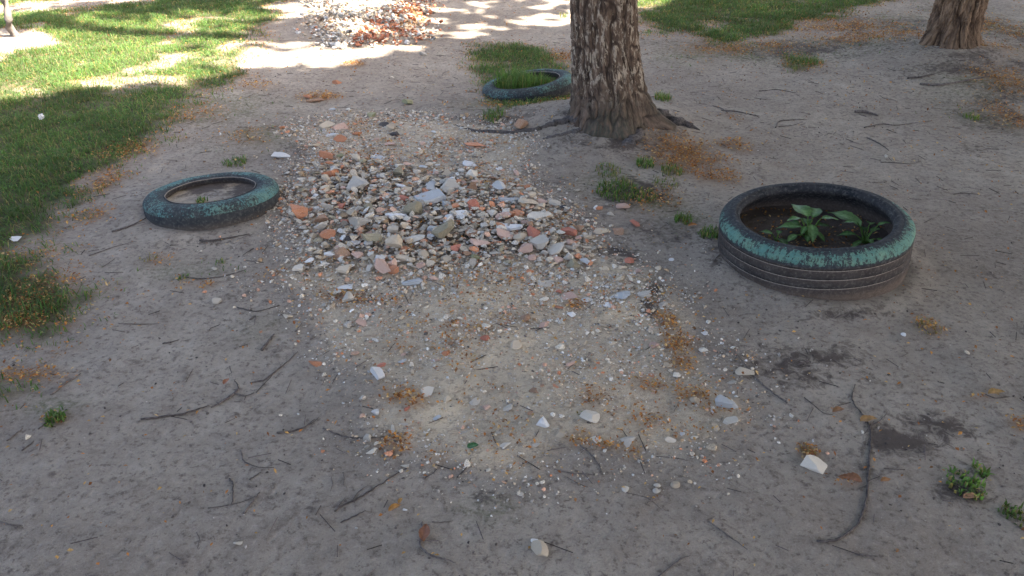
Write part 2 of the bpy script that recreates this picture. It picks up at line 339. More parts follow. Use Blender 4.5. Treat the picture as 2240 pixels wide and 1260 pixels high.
# ---------------------------------------------------------------- grass blades
def blades(P, h, wd, lean, colr, seg=2):
    """P (n,3) roots; h, wd (n,); bent tapering blades as one mesh"""
    n = len(P); a = rng.uniform(0, 2 * PI, n); d = np.stack([np.cos(a), np.sin(a), np.zeros(n)], 1)
    b = a + rng.normal(PI / 2, .5, n); s = np.stack([np.cos(b), np.sin(b), np.zeros(n)], 1) * wd[:, None] / 2
    up = np.array([0, 0, 1.])
    m1 = P + d * (h * lean * .3)[:, None] + up * (h * .6)[:, None]
    t = P + d * (h * lean)[:, None] + up * (h * np.maximum(.25, 1 - lean * .45))[:, None]
    V = np.stack([P - s, P + s, m1 + s * .75, m1 - s * .75, t], 1).reshape(-1, 3)
    i = np.arange(n)[:, None] * 5
    F = np.concatenate([i + np.array([[0, 1, 2]]), i + np.array([[0, 2, 3]]), i + np.array([[3, 2, 4]])])
    C = np.repeat(colr, 5, 0); k = np.tile([.75, .75, 1, 1, 1.15], n)[:, None]
    return V, F, C * k
def gcol(n, dry=.2):
    base = np.array([.098, .172, .050]); C = base * rng.uniform(.6, 1.45, (n, 1)) * rng.uniform(.88, 1.14, (n, 3))
    d = rng.random(n) < dry
    C[d] = np.array([.30, .25, .11]) * rng.uniform(.6, 1.2, (d.sum(), 1)); return C
def sample(n, x0, x1, y0, y1, ):
    # denser close to the camera so that near blades do not look sparse
    x = rng.uniform(x0, x1, n); y = rng.uniform(y0, y1, n); return x, y
n = 1900000
x, y = sample(n, -7.5, 7.5, 1.2, 13.0)
g, s_, l_, d_ = masks(x, y)
vis = np.abs(x) < .72 * (y + .9) + .5
dens = np.clip(g * g * 1.25, 0, 1) * np.clip(1.35 - .075 * y, .35, 1) * (.55 + .6 * sm(-.3, .3, fbm(x * 7, y * 7, 5, 2)))
dens += .09 * np.clip(blob(x, y, GREENISH), 0, 1) * sm(-.1, .3, fbm(x * 9, y * 9, 55, 2))
k = (rng.random(n) < dens) & vis
r = np.hypot(x - 1.108, y - 2.640) > .35; r &= np.hypot(x + 1.278, y - 3.10) > .29
k &= r; x, y, g = x[k], y[k], g[k]
P = np.stack([x, y, H(x, y) - .002], 1); n = len(P)
hh = (.018 + .030 * rng.random(n)) * (.55 + .6 * g) * (1 + .5 * fbm(x * 6, y * 6, 8, 2))
V, F, C = blades(P, hh, rng.uniform(.0020, .0038, n) * (1 + y * .06), rng.uniform(.4, 1.7, n), gcol(n, .16) * (1 + .45 * fbm(x * 3, y * 3, 13, 4))[:, None])
tag(link('grass', mesh_np('grass', V, F, True, C), BLADE), 'short green lawn grass thinning out towards the trodden soil', 'grass', kind='stuff')
print('blades', n)

# ---------------------------------------------------------------- gravel, flakes, crumbs (uncountable)
def ico(sub=1):
    t = (1 + 5 ** .5) / 2
    v = [(-1, t, 0), (1, t, 0), (-1, -t, 0), (1, -t, 0), (0, -1, t), (0, 1, t), (0, -1, -t), (0, 1, -t), (t, 0, -1), (t, 0, 1), (-t, 0, -1), (-t, 0, 1)]
    f = [(0, 11, 5), (0, 5, 1), (0, 1, 7), (0, 7, 10), (0, 10, 11), (1, 5, 9), (5, 11, 4), (11, 10, 2), (10, 7, 6), (7, 1, 8), (3, 9, 4), (3, 4, 2), (3, 2, 6), (3, 6, 8), (3, 8, 9), (4, 9, 5), (2, 4, 11), (6, 2, 10), (8, 6, 7), (9, 8, 1)]
    v = [np.array(p) / np.linalg.norm(p) for p in v]
    for _ in range(sub):
        c = {}; nf = []
        def mid(a, b):
            k = (min(a, b), max(a, b))
            if k not in c: p = v[a] + v[b]; v.append(p / np.linalg.norm(p)); c[k] = len(v) - 1
            return c[k]
        for a, b, d in f:
            x, y, z = mid(a, b), mid(b, d), mid(d, a); nf += [(a, x, z), (x, b, y), (z, y, d), (x, y, z)]
        f = nf
    return np.array(v), np.array(f)
ICO = {k: ico(k) for k in range(4)}
def chunk(r, sub=2, cuts=9, flat_=.6, elong=1.3, rough=.04):
    V, F = ICO[sub]; V = V.copy()
    for _ in range(cuts):
        nrm = r.normal(size=3); nrm /= np.linalg.norm(nrm); d = r.uniform(.30, .72)
        s = V @ nrm; k = s > d; V[k] -= (s[k] - d)[:, None] * nrm
    V *= 1 + rough * r.normal(size=(len(V), 1)) if sub > 1 else 1
    V[:, 0] *= elong; V[:, 2] *= flat_
    V -= (V.max(0) + V.min(0)) / 2; V /= (V[:, 0].max() - V[:, 0].min())
    return V, F
PAL = np.array([(.50, .445, .37), (.36, .315, .265), (.57, .485, .375), (.62, .565, .485), (.53, .40, .27), (.47, .46, .44), (.70, .67, .62), (.56, .23, .115), (.58, .34, .23), (.15, .125, .105), (.40, .265, .15)])
def pebbles(x, y, size, pal, wts, sub=0, z=None, flat_=(.5, .9)):
    n = len(x); T = [chunk(rng, sub, 6 if sub == 0 else 11, rng.uniform(*flat_), rng.uniform(1, 1.5), 0) for _ in range(24)]
    nv, nf = len(T[0][0]), len(T[0][1]); TV = np.stack([t[0] for t in T]); TF = T[0][1]
    V = TV[rng.integers(0, 24, n)] * size[:, None, None]
    a = rng.uniform(0, 2 * PI, n); b = rng.normal(0, .35, n)
    c, s = np.cos(b)[:, None], np.sin(b)[:, None]; X, Z = V[..., 0] * c - V[..., 2] * s, V[..., 0] * s + V[..., 2] * c
    c, s = np.cos(a)[:, None], np.sin(a)[:, None]; X, Y = X * c - V[..., 1] * s, X * s + V[..., 1] * c
    z = (H(x, y) if z is None else z) + size * .18
    V = np.stack([X + x[:, None], Y + y[:, None], Z + z[:, None]], -1).reshape(-1, 3)
    F = (TF[None] + (np.arange(n) * nv)[:, None, None]).reshape(-1, 3)
    C = pal[rng.choice(len(pal), n, p=wts / wts.sum())] * rng.uniform(.75, 1.35, (n, 1)); C = np.repeat(C, nv, 0)
    return V, F, C
x = rng.uniform(-1.7, 2.2, 420000); y = rng.uniform(1.3, 5.2, 420000)
st = sdf(STRIP, x, y) + .12 * fbm(x * 4, y * 4, 23, 3)
pr = sm(-.18, .10, st) * (.34 + .55 * sm(-.1, .4, fbm(x * 5, y * 5, 25, 3))) + .004 * sm(-.6, -.1, st)
pr = pr * (1 - .75 * np.clip(blob(x, y, SAND), 0, 1)) * (.45 + .55 * sm(1.75, 2.2, y))
k = rng.random(len(x)) < pr; x, y = x[k], y[k]
sz = np.clip(rng.lognormal(math.log(.0062), .45, len(x)), .003, .018) * (.78 + .22 * sm(1.8, 2.8, y))
W = np.array([5, 4, 5, 2.5, 4, 2.5, .5, 1.1, 1.8, 1.6, 1.8])
V, F, C = pebbles(x, y, sz, PAL, W)
tag(link('gravel', mesh_np('gravel', V, F, False, C), GRAVEL), 'fine sandy gravel and grit spread between the rubble', 'gravel', kind='stuff'); print('gravel', len(x))
# bigger fragments too many to count
x = rng.uniform(-1.6, 2.2, 60000); y = rng.uniform(1.3, 5.2, 60000)
hp = sdf(HEAP, x, y); st = sdf(STRIP, x, y)
pr = .75 * sm(-.15, .12, hp) + (.12 * sm(1.75, 2.3, y) + .02 + .40 * sm(2.9, 3.5, y)) * sm(-.14, .08, st + .12 * fbm(x * 5, y * 5, 59, 3)) * sm(-.2, .4, fbm(x * 4, y * 4, 29, 2) + .1) + .0006
k = rng.random(len(x)) < pr; x, y = x[k], y[k]; hp = hp[k]
sz = np.clip(rng.lognormal(math.log(.0135), .42, len(x)), .007, .032) * (1 + .2 * sm(-.1, .2, hp))
V, F, C = pebbles(x, y, sz, PAL, np.array([5, 3, 5.5, 3, 4, 1.8, .35, 1.9, 2.4, 1.2, 1.6]), 1, z=H(x, y) + rng.uniform(-.002, .026, len(x)) * sm(-.1, .2, hp), flat_=(.25, .65)); C = (C * .85 + .15 * np.array([.46, .40, .30])) * 1.05
tag(link('rubble', mesh_np('rubble', V, F, False, C), GRAVEL), 'small broken brick and stone bits filling the rubble strip', 'rubble', kind='stuff'); print('rubble', len(x))
# far heap
fx, fy = flat(790, 20)
x = rng.uniform(fx - 1.1, fx + 1.1, 20000); y = rng.uniform(fy - 1.4, fy + 2.6, 20000)
k = rng.random(len(x)) < .8 * sm(-.2, .25, sdf(FARHEAP, x, y) + .15 * fbm(x * 3, y * 3, 2, 2)); x, y = x[k], y[k]
sz = np.clip(rng.lognormal(math.log(.021), .4, len(x)), .01, .05); red = (x - fx) > .2 + .2 * fbm(x * 3, y * 3, 6, 2)
V, F, C = pebbles(x, y, sz, PAL, np.array([4, 3, 4, 6, 2, 4, 6, 1.0, 1.6, 1, .5]), 1, z=H(x, y) + rng.uniform(0, .03, len(x)))
nv = len(V) // len(x); C = C * .85; rr = np.repeat(red & (rng.random(len(x)) < .5), nv); C[rr] = np.array([.42, .17, .095]) * rng.uniform(.8, 1.2, (rr.sum(), 1))
tag(link('rubble', mesh_np('rubble_far', V, F, False, C), GRAVEL), 'bright heap of white and orange rubble beyond the dappled sun', 'rubble', kind='stuff')

def flakes(x, y, z, size, pal, ar=2.4, tilt=.35):
    n = len(x); a = rng.uniform(0, 2 * PI, n); u = np.stack([np.cos(a), np.sin(a), rng.normal(0, tilt, n)], 1); v = np.stack([-np.sin(a), np.cos(a), rng.normal(0, tilt, n)], 1)
    L = (size / 2)[:, None]; Wd = L / rng.uniform(1.3, ar, n)[:, None]; c = np.stack([x, y, z], 1); up = np.array([0, 0, 1.]) * L * .25
    V = np.stack([c - u * L, c - v * Wd + up, c + u * L, c + v * Wd + up], 1).reshape(-1, 3)
    i = np.arange(n)[:, None] * 4
    F = np.concatenate([i + np.array([[0, 1, 2]]), i + np.array([[0, 2, 3]])])
    C = np.repeat(pal[rng.integers(0, len(pal), n)] * rng.uniform(.65, 1.3, (n, 1)), 4, 0)
    return V, F, C
OR = np.array([(.50, .225, .060), (.42, .165, .045), (.52, .30, .10), (.28, .13, .050), (.52, .35, .16), (.24, .095, .035)])
x = rng.uniform(-4.5, 4.8, 2200000); y = rng.uniform(1.2, 8, 2200000)
lb = np.clip(blob(x, y, LITTER) * (1 + .8 * fbm(x * 16, y * 16, 51, 3)) - .22, 0, 1)
k = rng.random(len(x)) < lb * .75 * np.clip(1.2 - .12 * y, .2, 1) + .0025 + .09 * sm(-.1, .15, sdf(STRIP, x, y)) * sm(-.05, .4, fbm(x * 6, y * 6, 65, 3)) + .05 * np.clip(1 - np.abs(masks(x, y)[0] - .4) * 2.4, 0, 1)
k &= np.abs(x) < .72 * (y + .9) + .3
k &= (np.hypot(x - 1.108, y - 2.640) > .34) & (np.hypot(x + 1.278, y - 3.10) > .28) & (np.hypot(x - .5, y - 4) > .2)
x, y = x[k], y[k]
V, F, C = flakes(x, y, H(x, y) + .004 + rng.uniform(0, .010, len(x)), rng.uniform(.005, .012, len(x)) * (1 + .1 * y), OR)
tag(link('leaf_litter', mesh_np('leaf_litter', V, F, False, C), FLAKE), 'orange brown catkin scales and bits of dead leaf in drifts', 'leaf litter', kind='stuff'); print('flakes', len(x))
# dark crumbs
x = rng.uniform(-3.5, 4, 260000); y = rng.uniform(1.1, 6.5, 260000)
k = rng.random(len(x)) < .10 * np.clip(blob(x, y, DARK) * (1 + 1.3 * fbm(x * 9, y * 9, 71, 4)), 0, 1) + .035 * sm(-.2, .3, fbm(x * 3, y * 3, 33, 3))
k &= np.abs(x) < .72 * (y + .9) + .3
x, y = x[k], y[k]
V, F, C = pebbles(x, y, rng.uniform(.003, .009, len(x)), np.array([(.085, .068, .060), (.13, .105, .092), (.30, .25, .21), (.06, .048, .044), (.44, .38, .32)]), np.array([1, 1, 1, .8, .8]))
tag(link('soil_crumbs', mesh_np('soil_crumbs', V, F, False, C), GRAVEL), 'dark crumbs of moist earth scattered over the bare ground', 'soil crumbs', kind='stuff'); print('crumbs', len(x))

# ---------------------------------------------------------------- individual stones, bricks, shards
def rock_mesh(kind, shape, r):
    if shape == 'shard':                       # broken flat tile
        n = r.integers(4, 7); a = np.sort(r.uniform(0, 2 * PI, n) * .35 + np.arange(n) * 2 * PI / n * 1.0)
        rad = r.uniform(.38, .55, n); P = np.stack([np.cos(a) * rad, np.sin(a) * rad * r.uniform(.5, .8)], 1)
        Q = []
        for i in range(n):                     # ragged edge
            p, q = P[i], P[(i + 1) % n]
            for t in np.linspace(0, 1, 5)[:-1]: Q.append(p + (q - p) * t + (r.normal(0, .012, 2) if t else 0))
        Q = np.array(Q); m = len(Q); th = r.uniform(.09, .16)
        cs = 1 - .05
        V = [(*(q * cs), th) for q in Q] + [(*q, th * .8) for q in Q] + [(*(q * .98), 0) for q in Q]
        me = bpy.data.meshes.new(kind + '_shard'); F = [tuple(range(m)), tuple(2 * m + i for i in range(m - 1, -1, -1))]
        for i in range(m):
            j = (i + 1) % m; F += [(m + i, m + j, j, i), (2 * m + i, 2 * m + j, m + j, m + i)]
        me.from_pydata([Vector(v) for v in V], [], F); me.update(); return me
    fl = {'chunk': r.uniform(.6, .85), 'flat': r.uniform(.25, .38), 'pebble': r.uniform(.55, .8)}[shape]
    if shape == 'pebble': V, F = chunk(r, 2, 4, fl, r.uniform(1.05, 1.5), .015)
    else: V, F = chunk(r, 3, 10, fl, r.uniform(1.1, 1.6), .012)
    q = V * 5; V = V * (1 + .05 * fbm(q[:, 0] + q[:, 2], q[:, 1] - q[:, 2], int(r.integers(999)), 3))[:, None]
    V[:, 2] -= V[:, 2].min()
    return mesh_np(kind + '_' + shape, V, F, shape == 'pebble')
NAMES = {'brick': 'brick_fragment', 'redbrick': 'brick_fragment', 'brown': 'brick_fragment', 'pink': 'brick_fragment', 'bluegrey': 'tile_shard'}
CW = {'brick': 'orange', 'redbrick': 'red', 'brown': 'brown', 'pink': 'pinkish', 'tan': 'tan', 'grey': 'grey', 'bluegrey': 'bluish', 'pale': 'pale', 'white': 'white', 'olive': 'olive', 'mossy': 'mossy green', 'black': 'blackish'}
ALL = []          # [obj, kind, shape, px, py, wpx, label or None]
def put(px, py, wpx, kind, shape='chunk', label=None, rot=None, lift=0., tilt=.25, seed=None):
    r = np.random.default_rng(int(px * 31 + py * 17) if seed is None else seed)
    p = G(px, py); s = msize(wpx, p) * 1.05
    me = rock_mesh(kind, shape, r)
    nm = 'tile_shard' if shape == 'shard' else NAMES.get(kind, 'stone')
    if nm == 'tile_shard' and shape != 'shard': nm = 'stone'
    a = (r.uniform(-.5, .5) if rot is None else rot)
    o = link(nm, me, MAT[kind], None, (p.x, p.y, p.z - .12 * s * (.4 if shape in ('shard', 'flat') else 1) + lift), (r.normal(0, tilt * .5), r.normal(0, tilt * .5), a))
    o.scale = (s, s, s)
    ALL.append([o, kind, shape, px, py, wpx, label]); return o
T = [
 (615, 343, 46, 'white', 'flat', 'thin white sliver lying alone left of the far rubble'), (714, 347, 30, 'brick', 'chunk', 'orange brick lump above the left tyre level, beside a mossy stone'),
 (746, 346, 20, 'mossy', 'chunk', 'mossy stone touching the orange brick lump left of the far rubble'), (726, 386, 38, 'brick', 'chunk', 'wide orange brick piece at the left side above the thick rubble'),
 (746, 309, 26, 'brick', 'chunk', None), (780, 295, 20, 'brick', 'chunk', None), (713, 280, 30, 'tan', 'chunk', None), (746, 280, 32, 'pink', 'chunk', None), (726, 297, 40, 'bluegrey', 'shard', None),
 (690, 320, 24, 'tan', 'chunk', None), (855, 317, 28, 'pink', 'flat', None), (864, 296, 24, 'black', 'chunk', None), (840, 275, 22, 'black', 'chunk', None), (856, 283, 24, 'tan', 'chunk', None),
 (1137, 281, 30, 'brown', 'chunk', 'rusty brown brick lump wedged beside the birch root'), (1040, 321, 50, 'brick', 'flat', 'flat salmon orange brick slab left of the birch'),
 (828, 346, 38, 'bluegrey', 'shard', None), (1028, 362, 36, 'white', 'flat', 'off-white flat piece below the salmon orange slab'), (1092, 371, 15, 'white', 'pebble', None), (1035, 387, 26, 'pale', 'chunk', None),
 (948, 418, 76, 'bluegrey', 'shard', 'largest blue-grey tile slab in the thick rubble'), (936, 444, 84, 'bluegrey', 'shard', 'blue-grey slab in front of the largest one with brick on it'),
 (988, 420, 42, 'grey', 'flat', None), (932, 431, 26, 'brick', 'chunk', 'orange brick bit sitting between the two blue-grey slabs'), (883, 444, 24, 'redbrick', 'chunk', None),
 (880, 414, 28, 'white', 'shard', None), (789, 414, 46, 'grey', 'flat', None), (817, 418, 16, 'white', 'chunk', None), (842, 393, 24, 'pale', 'chunk', None), (987, 402, 16, 'white', 'chunk', None),
 (1072, 432, 28, 'pale', 'shard', None), (1115, 445, 54, 'bluegrey', 'shard', 'long pale blue-grey shard at right of the thick rubble'), (1156, 455, 44, 'tan', 'flat', 'flat tan stone at the right end of the blue-grey shard'),
 (1021, 451, 40, 'pale', 'shard', None), (1035, 466, 28, 'redbrick', 'chunk', None), (1233, 461, 14, 'black', 'pebble', 'small dark round stone right of the thick rubble'), (1221, 474, 22, 'pale', 'chunk', None),
 (1006, 478, 38, 'white', 'flat', 'bright pinkish-white sliver mid thick rubble'), (865, 480, 48, 'white', 'shard', 'whitish-blue tile piece left of the olive stone'), (906, 472, 42, 'olive', 'chunk', 'large olive stone in the thick rubble'),
 (1103, 480, 38, 'pink', 'flat', None), (1181, 483, 58, 'pale', 'flat', None), (1112, 503, 58, 'white', 'shard', 'bright white tile blade at the right of the thick rubble'),
 (655, 482, 40, 'brick', 'chunk', 'orange-brown brick lump at the left rim of the rubble by the tyre'), (747, 462, 20, 'redbrick', 'chunk', None), (714, 446, 34, 'tan', 'flat', None),
 (719, 523, 34, 'brick', 'pebble', 'rounded orange brick lump at left of the thick rubble'), (758, 495, 24, 'redbrick', 'chunk', None), (789, 501, 52, 'grey', 'chunk', None), (835, 488, 30, 'tan', 'chunk', None),
 (769, 530, 34, 'black', 'flat', 'black flat piece behind a white shard, lower left rubble'), (775, 539, 30, 'white', 'shard', 'white shard leaning on the black piece, lower left rubble'), (813, 539, 44, 'olive', 'chunk', None),
 (863, 548, 38, 'tan', 'chunk', None), (910, 533, 48, 'pale', 'flat', None), (970, 521, 42, 'olive', 'chunk', None), (1050, 542, 44, 'pink', 'flat', None), (1037, 556, 20, 'brick', 'chunk', None),
 (1163, 525, 32, 'redbrick', 'chunk', None), (1103, 526, 42, 'pink', 'chunk', None), (1138, 533, 32, 'tan', 'chunk', None), (1246, 521, 34, 'redbrick', 'chunk', None), (1217, 554, 44, 'grey', 'flat', None),
 (1181, 546, 38, 'grey', 'chunk', None), (1150, 554, 32, 'pink', 'chunk', None), (1040, 571, 22, 'mossy', 'chunk', None), (678, 579, 20, 'white', 'chunk', None), (722, 565, 24, 'white', 'flat', None),
 (760, 597, 54, 'tan', 'shard', None), (760, 628, 38, 'white', 'flat', 'whitish stone at the lower left foot of the thick rubble'), (835, 597, 38, 'pink', 'chunk', None), (903, 618, 44, 'bluegrey', 'flat', None),
 (956, 612, 36, 'pink', 'flat', None), (1199, 622, 48, 'grey', 'shard', 'flat greenish-grey slab below the right of the thick rubble'), (1246, 651, 38, 'pink', 'flat', None), (1285, 657, 30, 'bluegrey', 'flat', None),
 (1387, 493, 26, 'redbrick', 'chunk', 'bright orange-red brick bit lying alone towards the big tyre'), (1363, 455, 30, 'pink', 'chunk', None), (1310, 457, 16, 'brick', 'chunk', None), (1337, 470, 18, 'grey', 'chunk', None),
 (1313, 506, 36, 'tan', 'flat', None), (1351, 508, 30, 'brown', 'flat', None), (1376, 575, 20, 'redbrick', 'chunk', None), (1360, 587, 22, 'tan', 'chunk', None), (1440, 588, 15, 'tan', 'pebble', None),
 (1469, 569, 13, 'white', 'pebble', 'tiny white pebble on bare soil left of the big tyre'), (1360, 647, 38, 'bluegrey', 'flat', None), (1410, 646, 30, 'grey', 'chunk', None), (1446, 668, 34, 'grey', 'chunk', 'rough grey lump at the right corner of the rubble strip'),
 (1372, 628, 30, 'tan', 'flat', None), (688, 798, 30, 'brick', 'chunk', 'orange stone alone on bare soil left of the sandy strip'), (824, 824, 36, 'white', 'chunk', 'white angular stone at the left edge of the sandy strip'),
 (1186, 929, 32, 'white', 'chunk', 'bright white stone at the near end of the sandy strip'), (1215, 847, 20, 'brick', 'chunk', None), (1168, 855, 22, 'brown', 'chunk', None), (953, 789, 20, 'pink', 'chunk', None),
 (1150, 697, 24, 'brown', 'chunk', None), (1171, 779, 26, 'tan', 'flat', None), (626, 694, 28, 'tan', 'flat', 'yellowish flat stone on soil left of the strip'), (792, 707, 30, 'pink', 'flat', None), (813, 992, 22, 'pale', 'chunk', None),
 (883, 929, 28, 'grey', 'flat', None), (1039, 881, 26, 'grey', 'flat', None), (935, 861, 30, 'pale', 'flat', None), (1291, 916, 44, 'pale', 'chunk', 'large pale stone at the near right part of the strip'),
 (1588, 887, 48, 'bluegrey', 'chunk', 'blue-white lumpy stone at the right edge beside orange litter'), (1598, 926, 34, 'pale', 'chunk', 'pale square stone just in front of the blue-white one'), (1302, 964, 26, 'pale', 'chunk', None),
 (1380, 969, 30, 'grey', 'chunk', None), (1466, 965, 26, 'pale', 'chunk', None), (1781, 1020, 56, 'pale', 'chunk', 'big off-white stone alone near the long curved twig'), (1430, 759, 22, 'pink', 'pebble', None), (1478, 821, 22, 'pale', 'flat', None),
 (1461, 800, 20, 'tan', 'chunk', None), (1521, 879, 22, 'tan', 'chunk', None), (1541, 730, 15, 'white', 'flat', None), (1512, 738, 16, 'pink', 'flat', None), (1173, 976, 16, 'grey', 'pebble', None),
 (1368, 1071, 15, 'pale', 'pebble', None), (1437, 1063, 15, 'pale', 'pebble', None), (1436, 1077, 15, 'pale', 'pebble', None), (1478, 1062, 20, 'tan', 'pebble', 'smooth tan pebble on bare soil in front of the strip'),
 (1139, 1081, 14, 'grey', 'pebble', None), (1068, 1030, 14, 'pale', 'pebble', None), (1170, 1184, 18, 'white', 'pebble', 'white pebble at the bottom centre on top of a clod'), (1180, 1207, 40, 'tan', 'chunk', 'tan crumbly block at the bottom centre'),
 (886, 1020, 18, 'pale', 'flat', None), (887, 1116, 10, 'white', 'pebble', None), (738, 183, 22, 'brick', 'chunk', 'single orange brick piece far left of the rear tyre'), (690, 222, 34, 'brown', 'flat', None), (675, 215, 22, 'brick', 'chunk', None),
 (722, 240, 30, 'bluegrey', 'shard', None), (893, 227, 24, 'mossy', 'chunk', 'mossy green lump alone on soil left of the rear tyre'), (812, 253, 20, 'mossy', 'flat', None), (925, 121, 16, 'grey', 'chunk', 'small stone at the edge of the sunlit band'),
 (475, 662, 18, 'grey', 'pebble', 'grey pebble alone on soil below the left tyre'), (1770, 987, 10, 'brown', 'chunk', None), (1975, 733, 10, 'white', 'pebble', 'tiny white pebble beside the orange litter by the big tyre'),
 (520, 1190, 20, 'pale', 'flat', None), (1630, 815, 40, 'tan', 'flat', None), (1600, 838, 22, 'grey', 'chunk', None), (860, 62, 26, 'brick', 'chunk', None), (725, 80, 26, 'white', 'chunk', 'white lump in front of the far sunny heap'),
 (1345, 838, 14, 'grey', 'chunk', None), (1090, 948, 14, 'grey', 'pebble', None), (1400, 1010, 10, 'pale', 'pebble', None), (470, 590, 12, 'grey', 'pebble', None), (1250, 690, 18, 'white', 'chunk', None), (1190, 655, 22, 'pale', 'flat', None)]
for t in T: put(t[0], t[1], t[2], t[3], t[4], t[5], lift=.016 if 640 < t[0] < 1280 and 395 < t[1] < 600 else 0)
# the rest of the countable pieces
r2 = random.Random(5); occ = [(t[0], t[1], t[2]) for t in T]
def inpoly(poly, px, py):
    c = False
    for i in range(len(poly)):
        ax, ay = poly[i]; bx, by = poly[i - 1]
        if (ay > py) != (by > py) and px < (bx - ax) * (py - ay) / (by - ay) + ax: c = not c
    return c
kinds = ['grey'] * 9 + ['tan'] * 13 + ['pale'] * 8 + ['bluegrey'] * 3 + ['brick'] * 3 + ['redbrick'] * 2 + ['pink'] * 6 + ['brown'] * 3 + ['olive'] * 3 + ['white'] * 1
n = 0; tries = 0
while n < 290 and tries < 20000:
    tries += 1
    dense = n < 215
    px, py = (r2.uniform(630, 1330), r2.uniform(350, 605)) if dense else (r2.uniform(640, 1600), r2.uniform(265, 1000))
    if not inpoly(HEAP if dense else STRIP, px, py): continue
    wp = min(38, r2.lognormvariate(3.05, .30)) if dense else r2.uniform(11, 24)
    if dense: wp *= .75 + .35 * (py - 350) / 250
    if any(abs(px - a) < (wp + b3) * .36 and abs(py - b) < (wp + b3) * .24 for a, b, b3 in occ): continue
    occ.append((px, py, wp)); n += 1
    put(px, py, wp, r2.choice(kinds), r2.choice(['chunk', 'chunk', 'flat', 'flat', 'chunk', 'chunk', 'shard' if r2.random() < .5 else 'pebble']), None, rot=r2.uniform(-1.2, 1.2), lift=r2.uniform(.002, .024) if dense else 0, seed=tries)
def zone(px, py):
    if py < 130: v = 'in far sunny heap'
    elif py < 260: v = 'on soil behind rubble'
    elif py < 330: v = 'at far rubble tip'
    elif py < 395: v = 'behind the tile slabs'
    elif py < 450: v = 'level with tile slabs'
    elif py < 500: v = 'in the upper thick rubble'
    elif py < 545: v = 'in the middle of the thick rubble'
    elif py < 590: v = 'at thick rubble front'
    elif py < 650: v = 'before thick rubble'
    elif py < 750: v = 'in the upper sandy strip'
    elif py < 870: v = 'mid sandy strip'
    elif py < 1000: v = 'at strip near end'
    else: v = 'on bare soil before strip'
    e = 40 if py < 600 else 90
    cx = 760 + (py - 300) * .55 if py > 600 else 950
    d = (px - cx) / (90 if py < 600 else 110)
    h = 'far left' if d < -2 else 'left side' if d < -1 else 'left of centre' if d < -.3 else 'centre' if d < .3 else 'right of centre' if d < 1 else 'right side' if d < 2 else 'far right'
    return v + ', ' + h
import collections
def finish_labels():
    bu = collections.defaultdict(list)
    for q in ALL:
        o, kind, shape, px, py, wp, lab = q
        thing_ = {'stone': 'stone', 'brick_fragment': 'brick piece', 'tile_shard': 'tile shard'}[o.name.split('.')[0]]
        cat = {'stone': 'stone', 'brick piece': 'brick piece', 'tile shard': 'tile shard'}[thing_]
        tag(o, None, cat, 'loose brick pieces, stones and shards of the rubble strip')
        if lab: o['label'] = lab
        else:
            sz = 'big' if wp > 34 else 'medium' if wp > 24 else 'small' if wp > 17 else 'tiny'
            sh = {'chunk': 'angular', 'flat': 'flat', 'pebble': 'rounded', 'shard': 'thin'}[shape]
            bu[f"{sz} {sh} {CW[kind]} {thing_} {zone(px, py)}"].append(q)
    for lab, qs in bu.items():
        if len(qs) == 1: qs[0][0]['label'] = lab
        elif len(qs) == 2:
            a, b = sorted(qs, key=lambda q: q[3]); a[0]['label'] = lab + ', left of two'; b[0]['label'] = lab + ', right of two'
        else:
            for i, q in enumerate(sorted(qs, key=lambda q: q[3])): q[0]['label'] = lab + ', ' + ['leftmost', 'second from left', 'third from left', 'fourth from left', 'fifth from left', 'sixth from left', 'seventh from left'][min(i, 6)] + ''

# ---------------------------------------------------------------- twigs
def tube(pts, rad, sides=7, wob=.12, seed=0):
    r = np.random.default_rng(seed); pts = [np.array(p, float) for p in pts]; Q = []; RR = []
    for i in range(len(pts) - 1):
        for t in np.linspace(0, 1, 7)[:-1]: Q.append(pts[i] * (1 - t) + pts[i + 1] * t)
    Q.append(pts[-1]); Q = np.array(Q)
    for _ in range(3): Q[1:-1] = (Q[:-2] + 2 * Q[1:-1] + Q[2:]) / 4
    n = len(Q); L = np.linspace(0, 1, n)
    rr = (np.interp(L, np.linspace(0, 1, len(rad)), rad)) * (1 + wob * r.normal(size=n))
    Q[:, :2] += r.normal(0, rad[0] * .35, (n, 2)); V = []
    for i in range(n):
        t = Q[min(i + 1, n - 1)] - Q[max(i - 1, 0)]; t /= np.linalg.norm(t) + 1e-9
        u = np.cross(t, (0, 0, 1)); u /= np.linalg.norm(u) + 1e-9; v = np.cross(u, t)
        for k in range(sides): a = 2 * PI * k / sides; V.append(Q[i] + (u * math.cos(a) + v * math.sin(a)) * rr[i])
    F = grid_faces(n, sides, True); V.append(Q[0]); V.append(Q[-1]); c0, c1 = len(V) - 2, len(V) - 1
    F = [tuple(f) for f in F] + [(c0, (k + 1) % sides, k) for k in range(sides)] + [(c1, (n - 1) * sides + k, (n - 1) * sides + (k + 1) % sides) for k in range(sides)]
    return V, F
def pm(name, V, F, smooth=True):
    me = bpy.data.meshes.new(name); me.from_pydata([tuple(v) for v in V], [], [tuple(int(i) for i in f) for f in F])
    if smooth: me.polygons.foreach_set('use_smooth', [True] * len(me.polygons))
    me.update(); return me
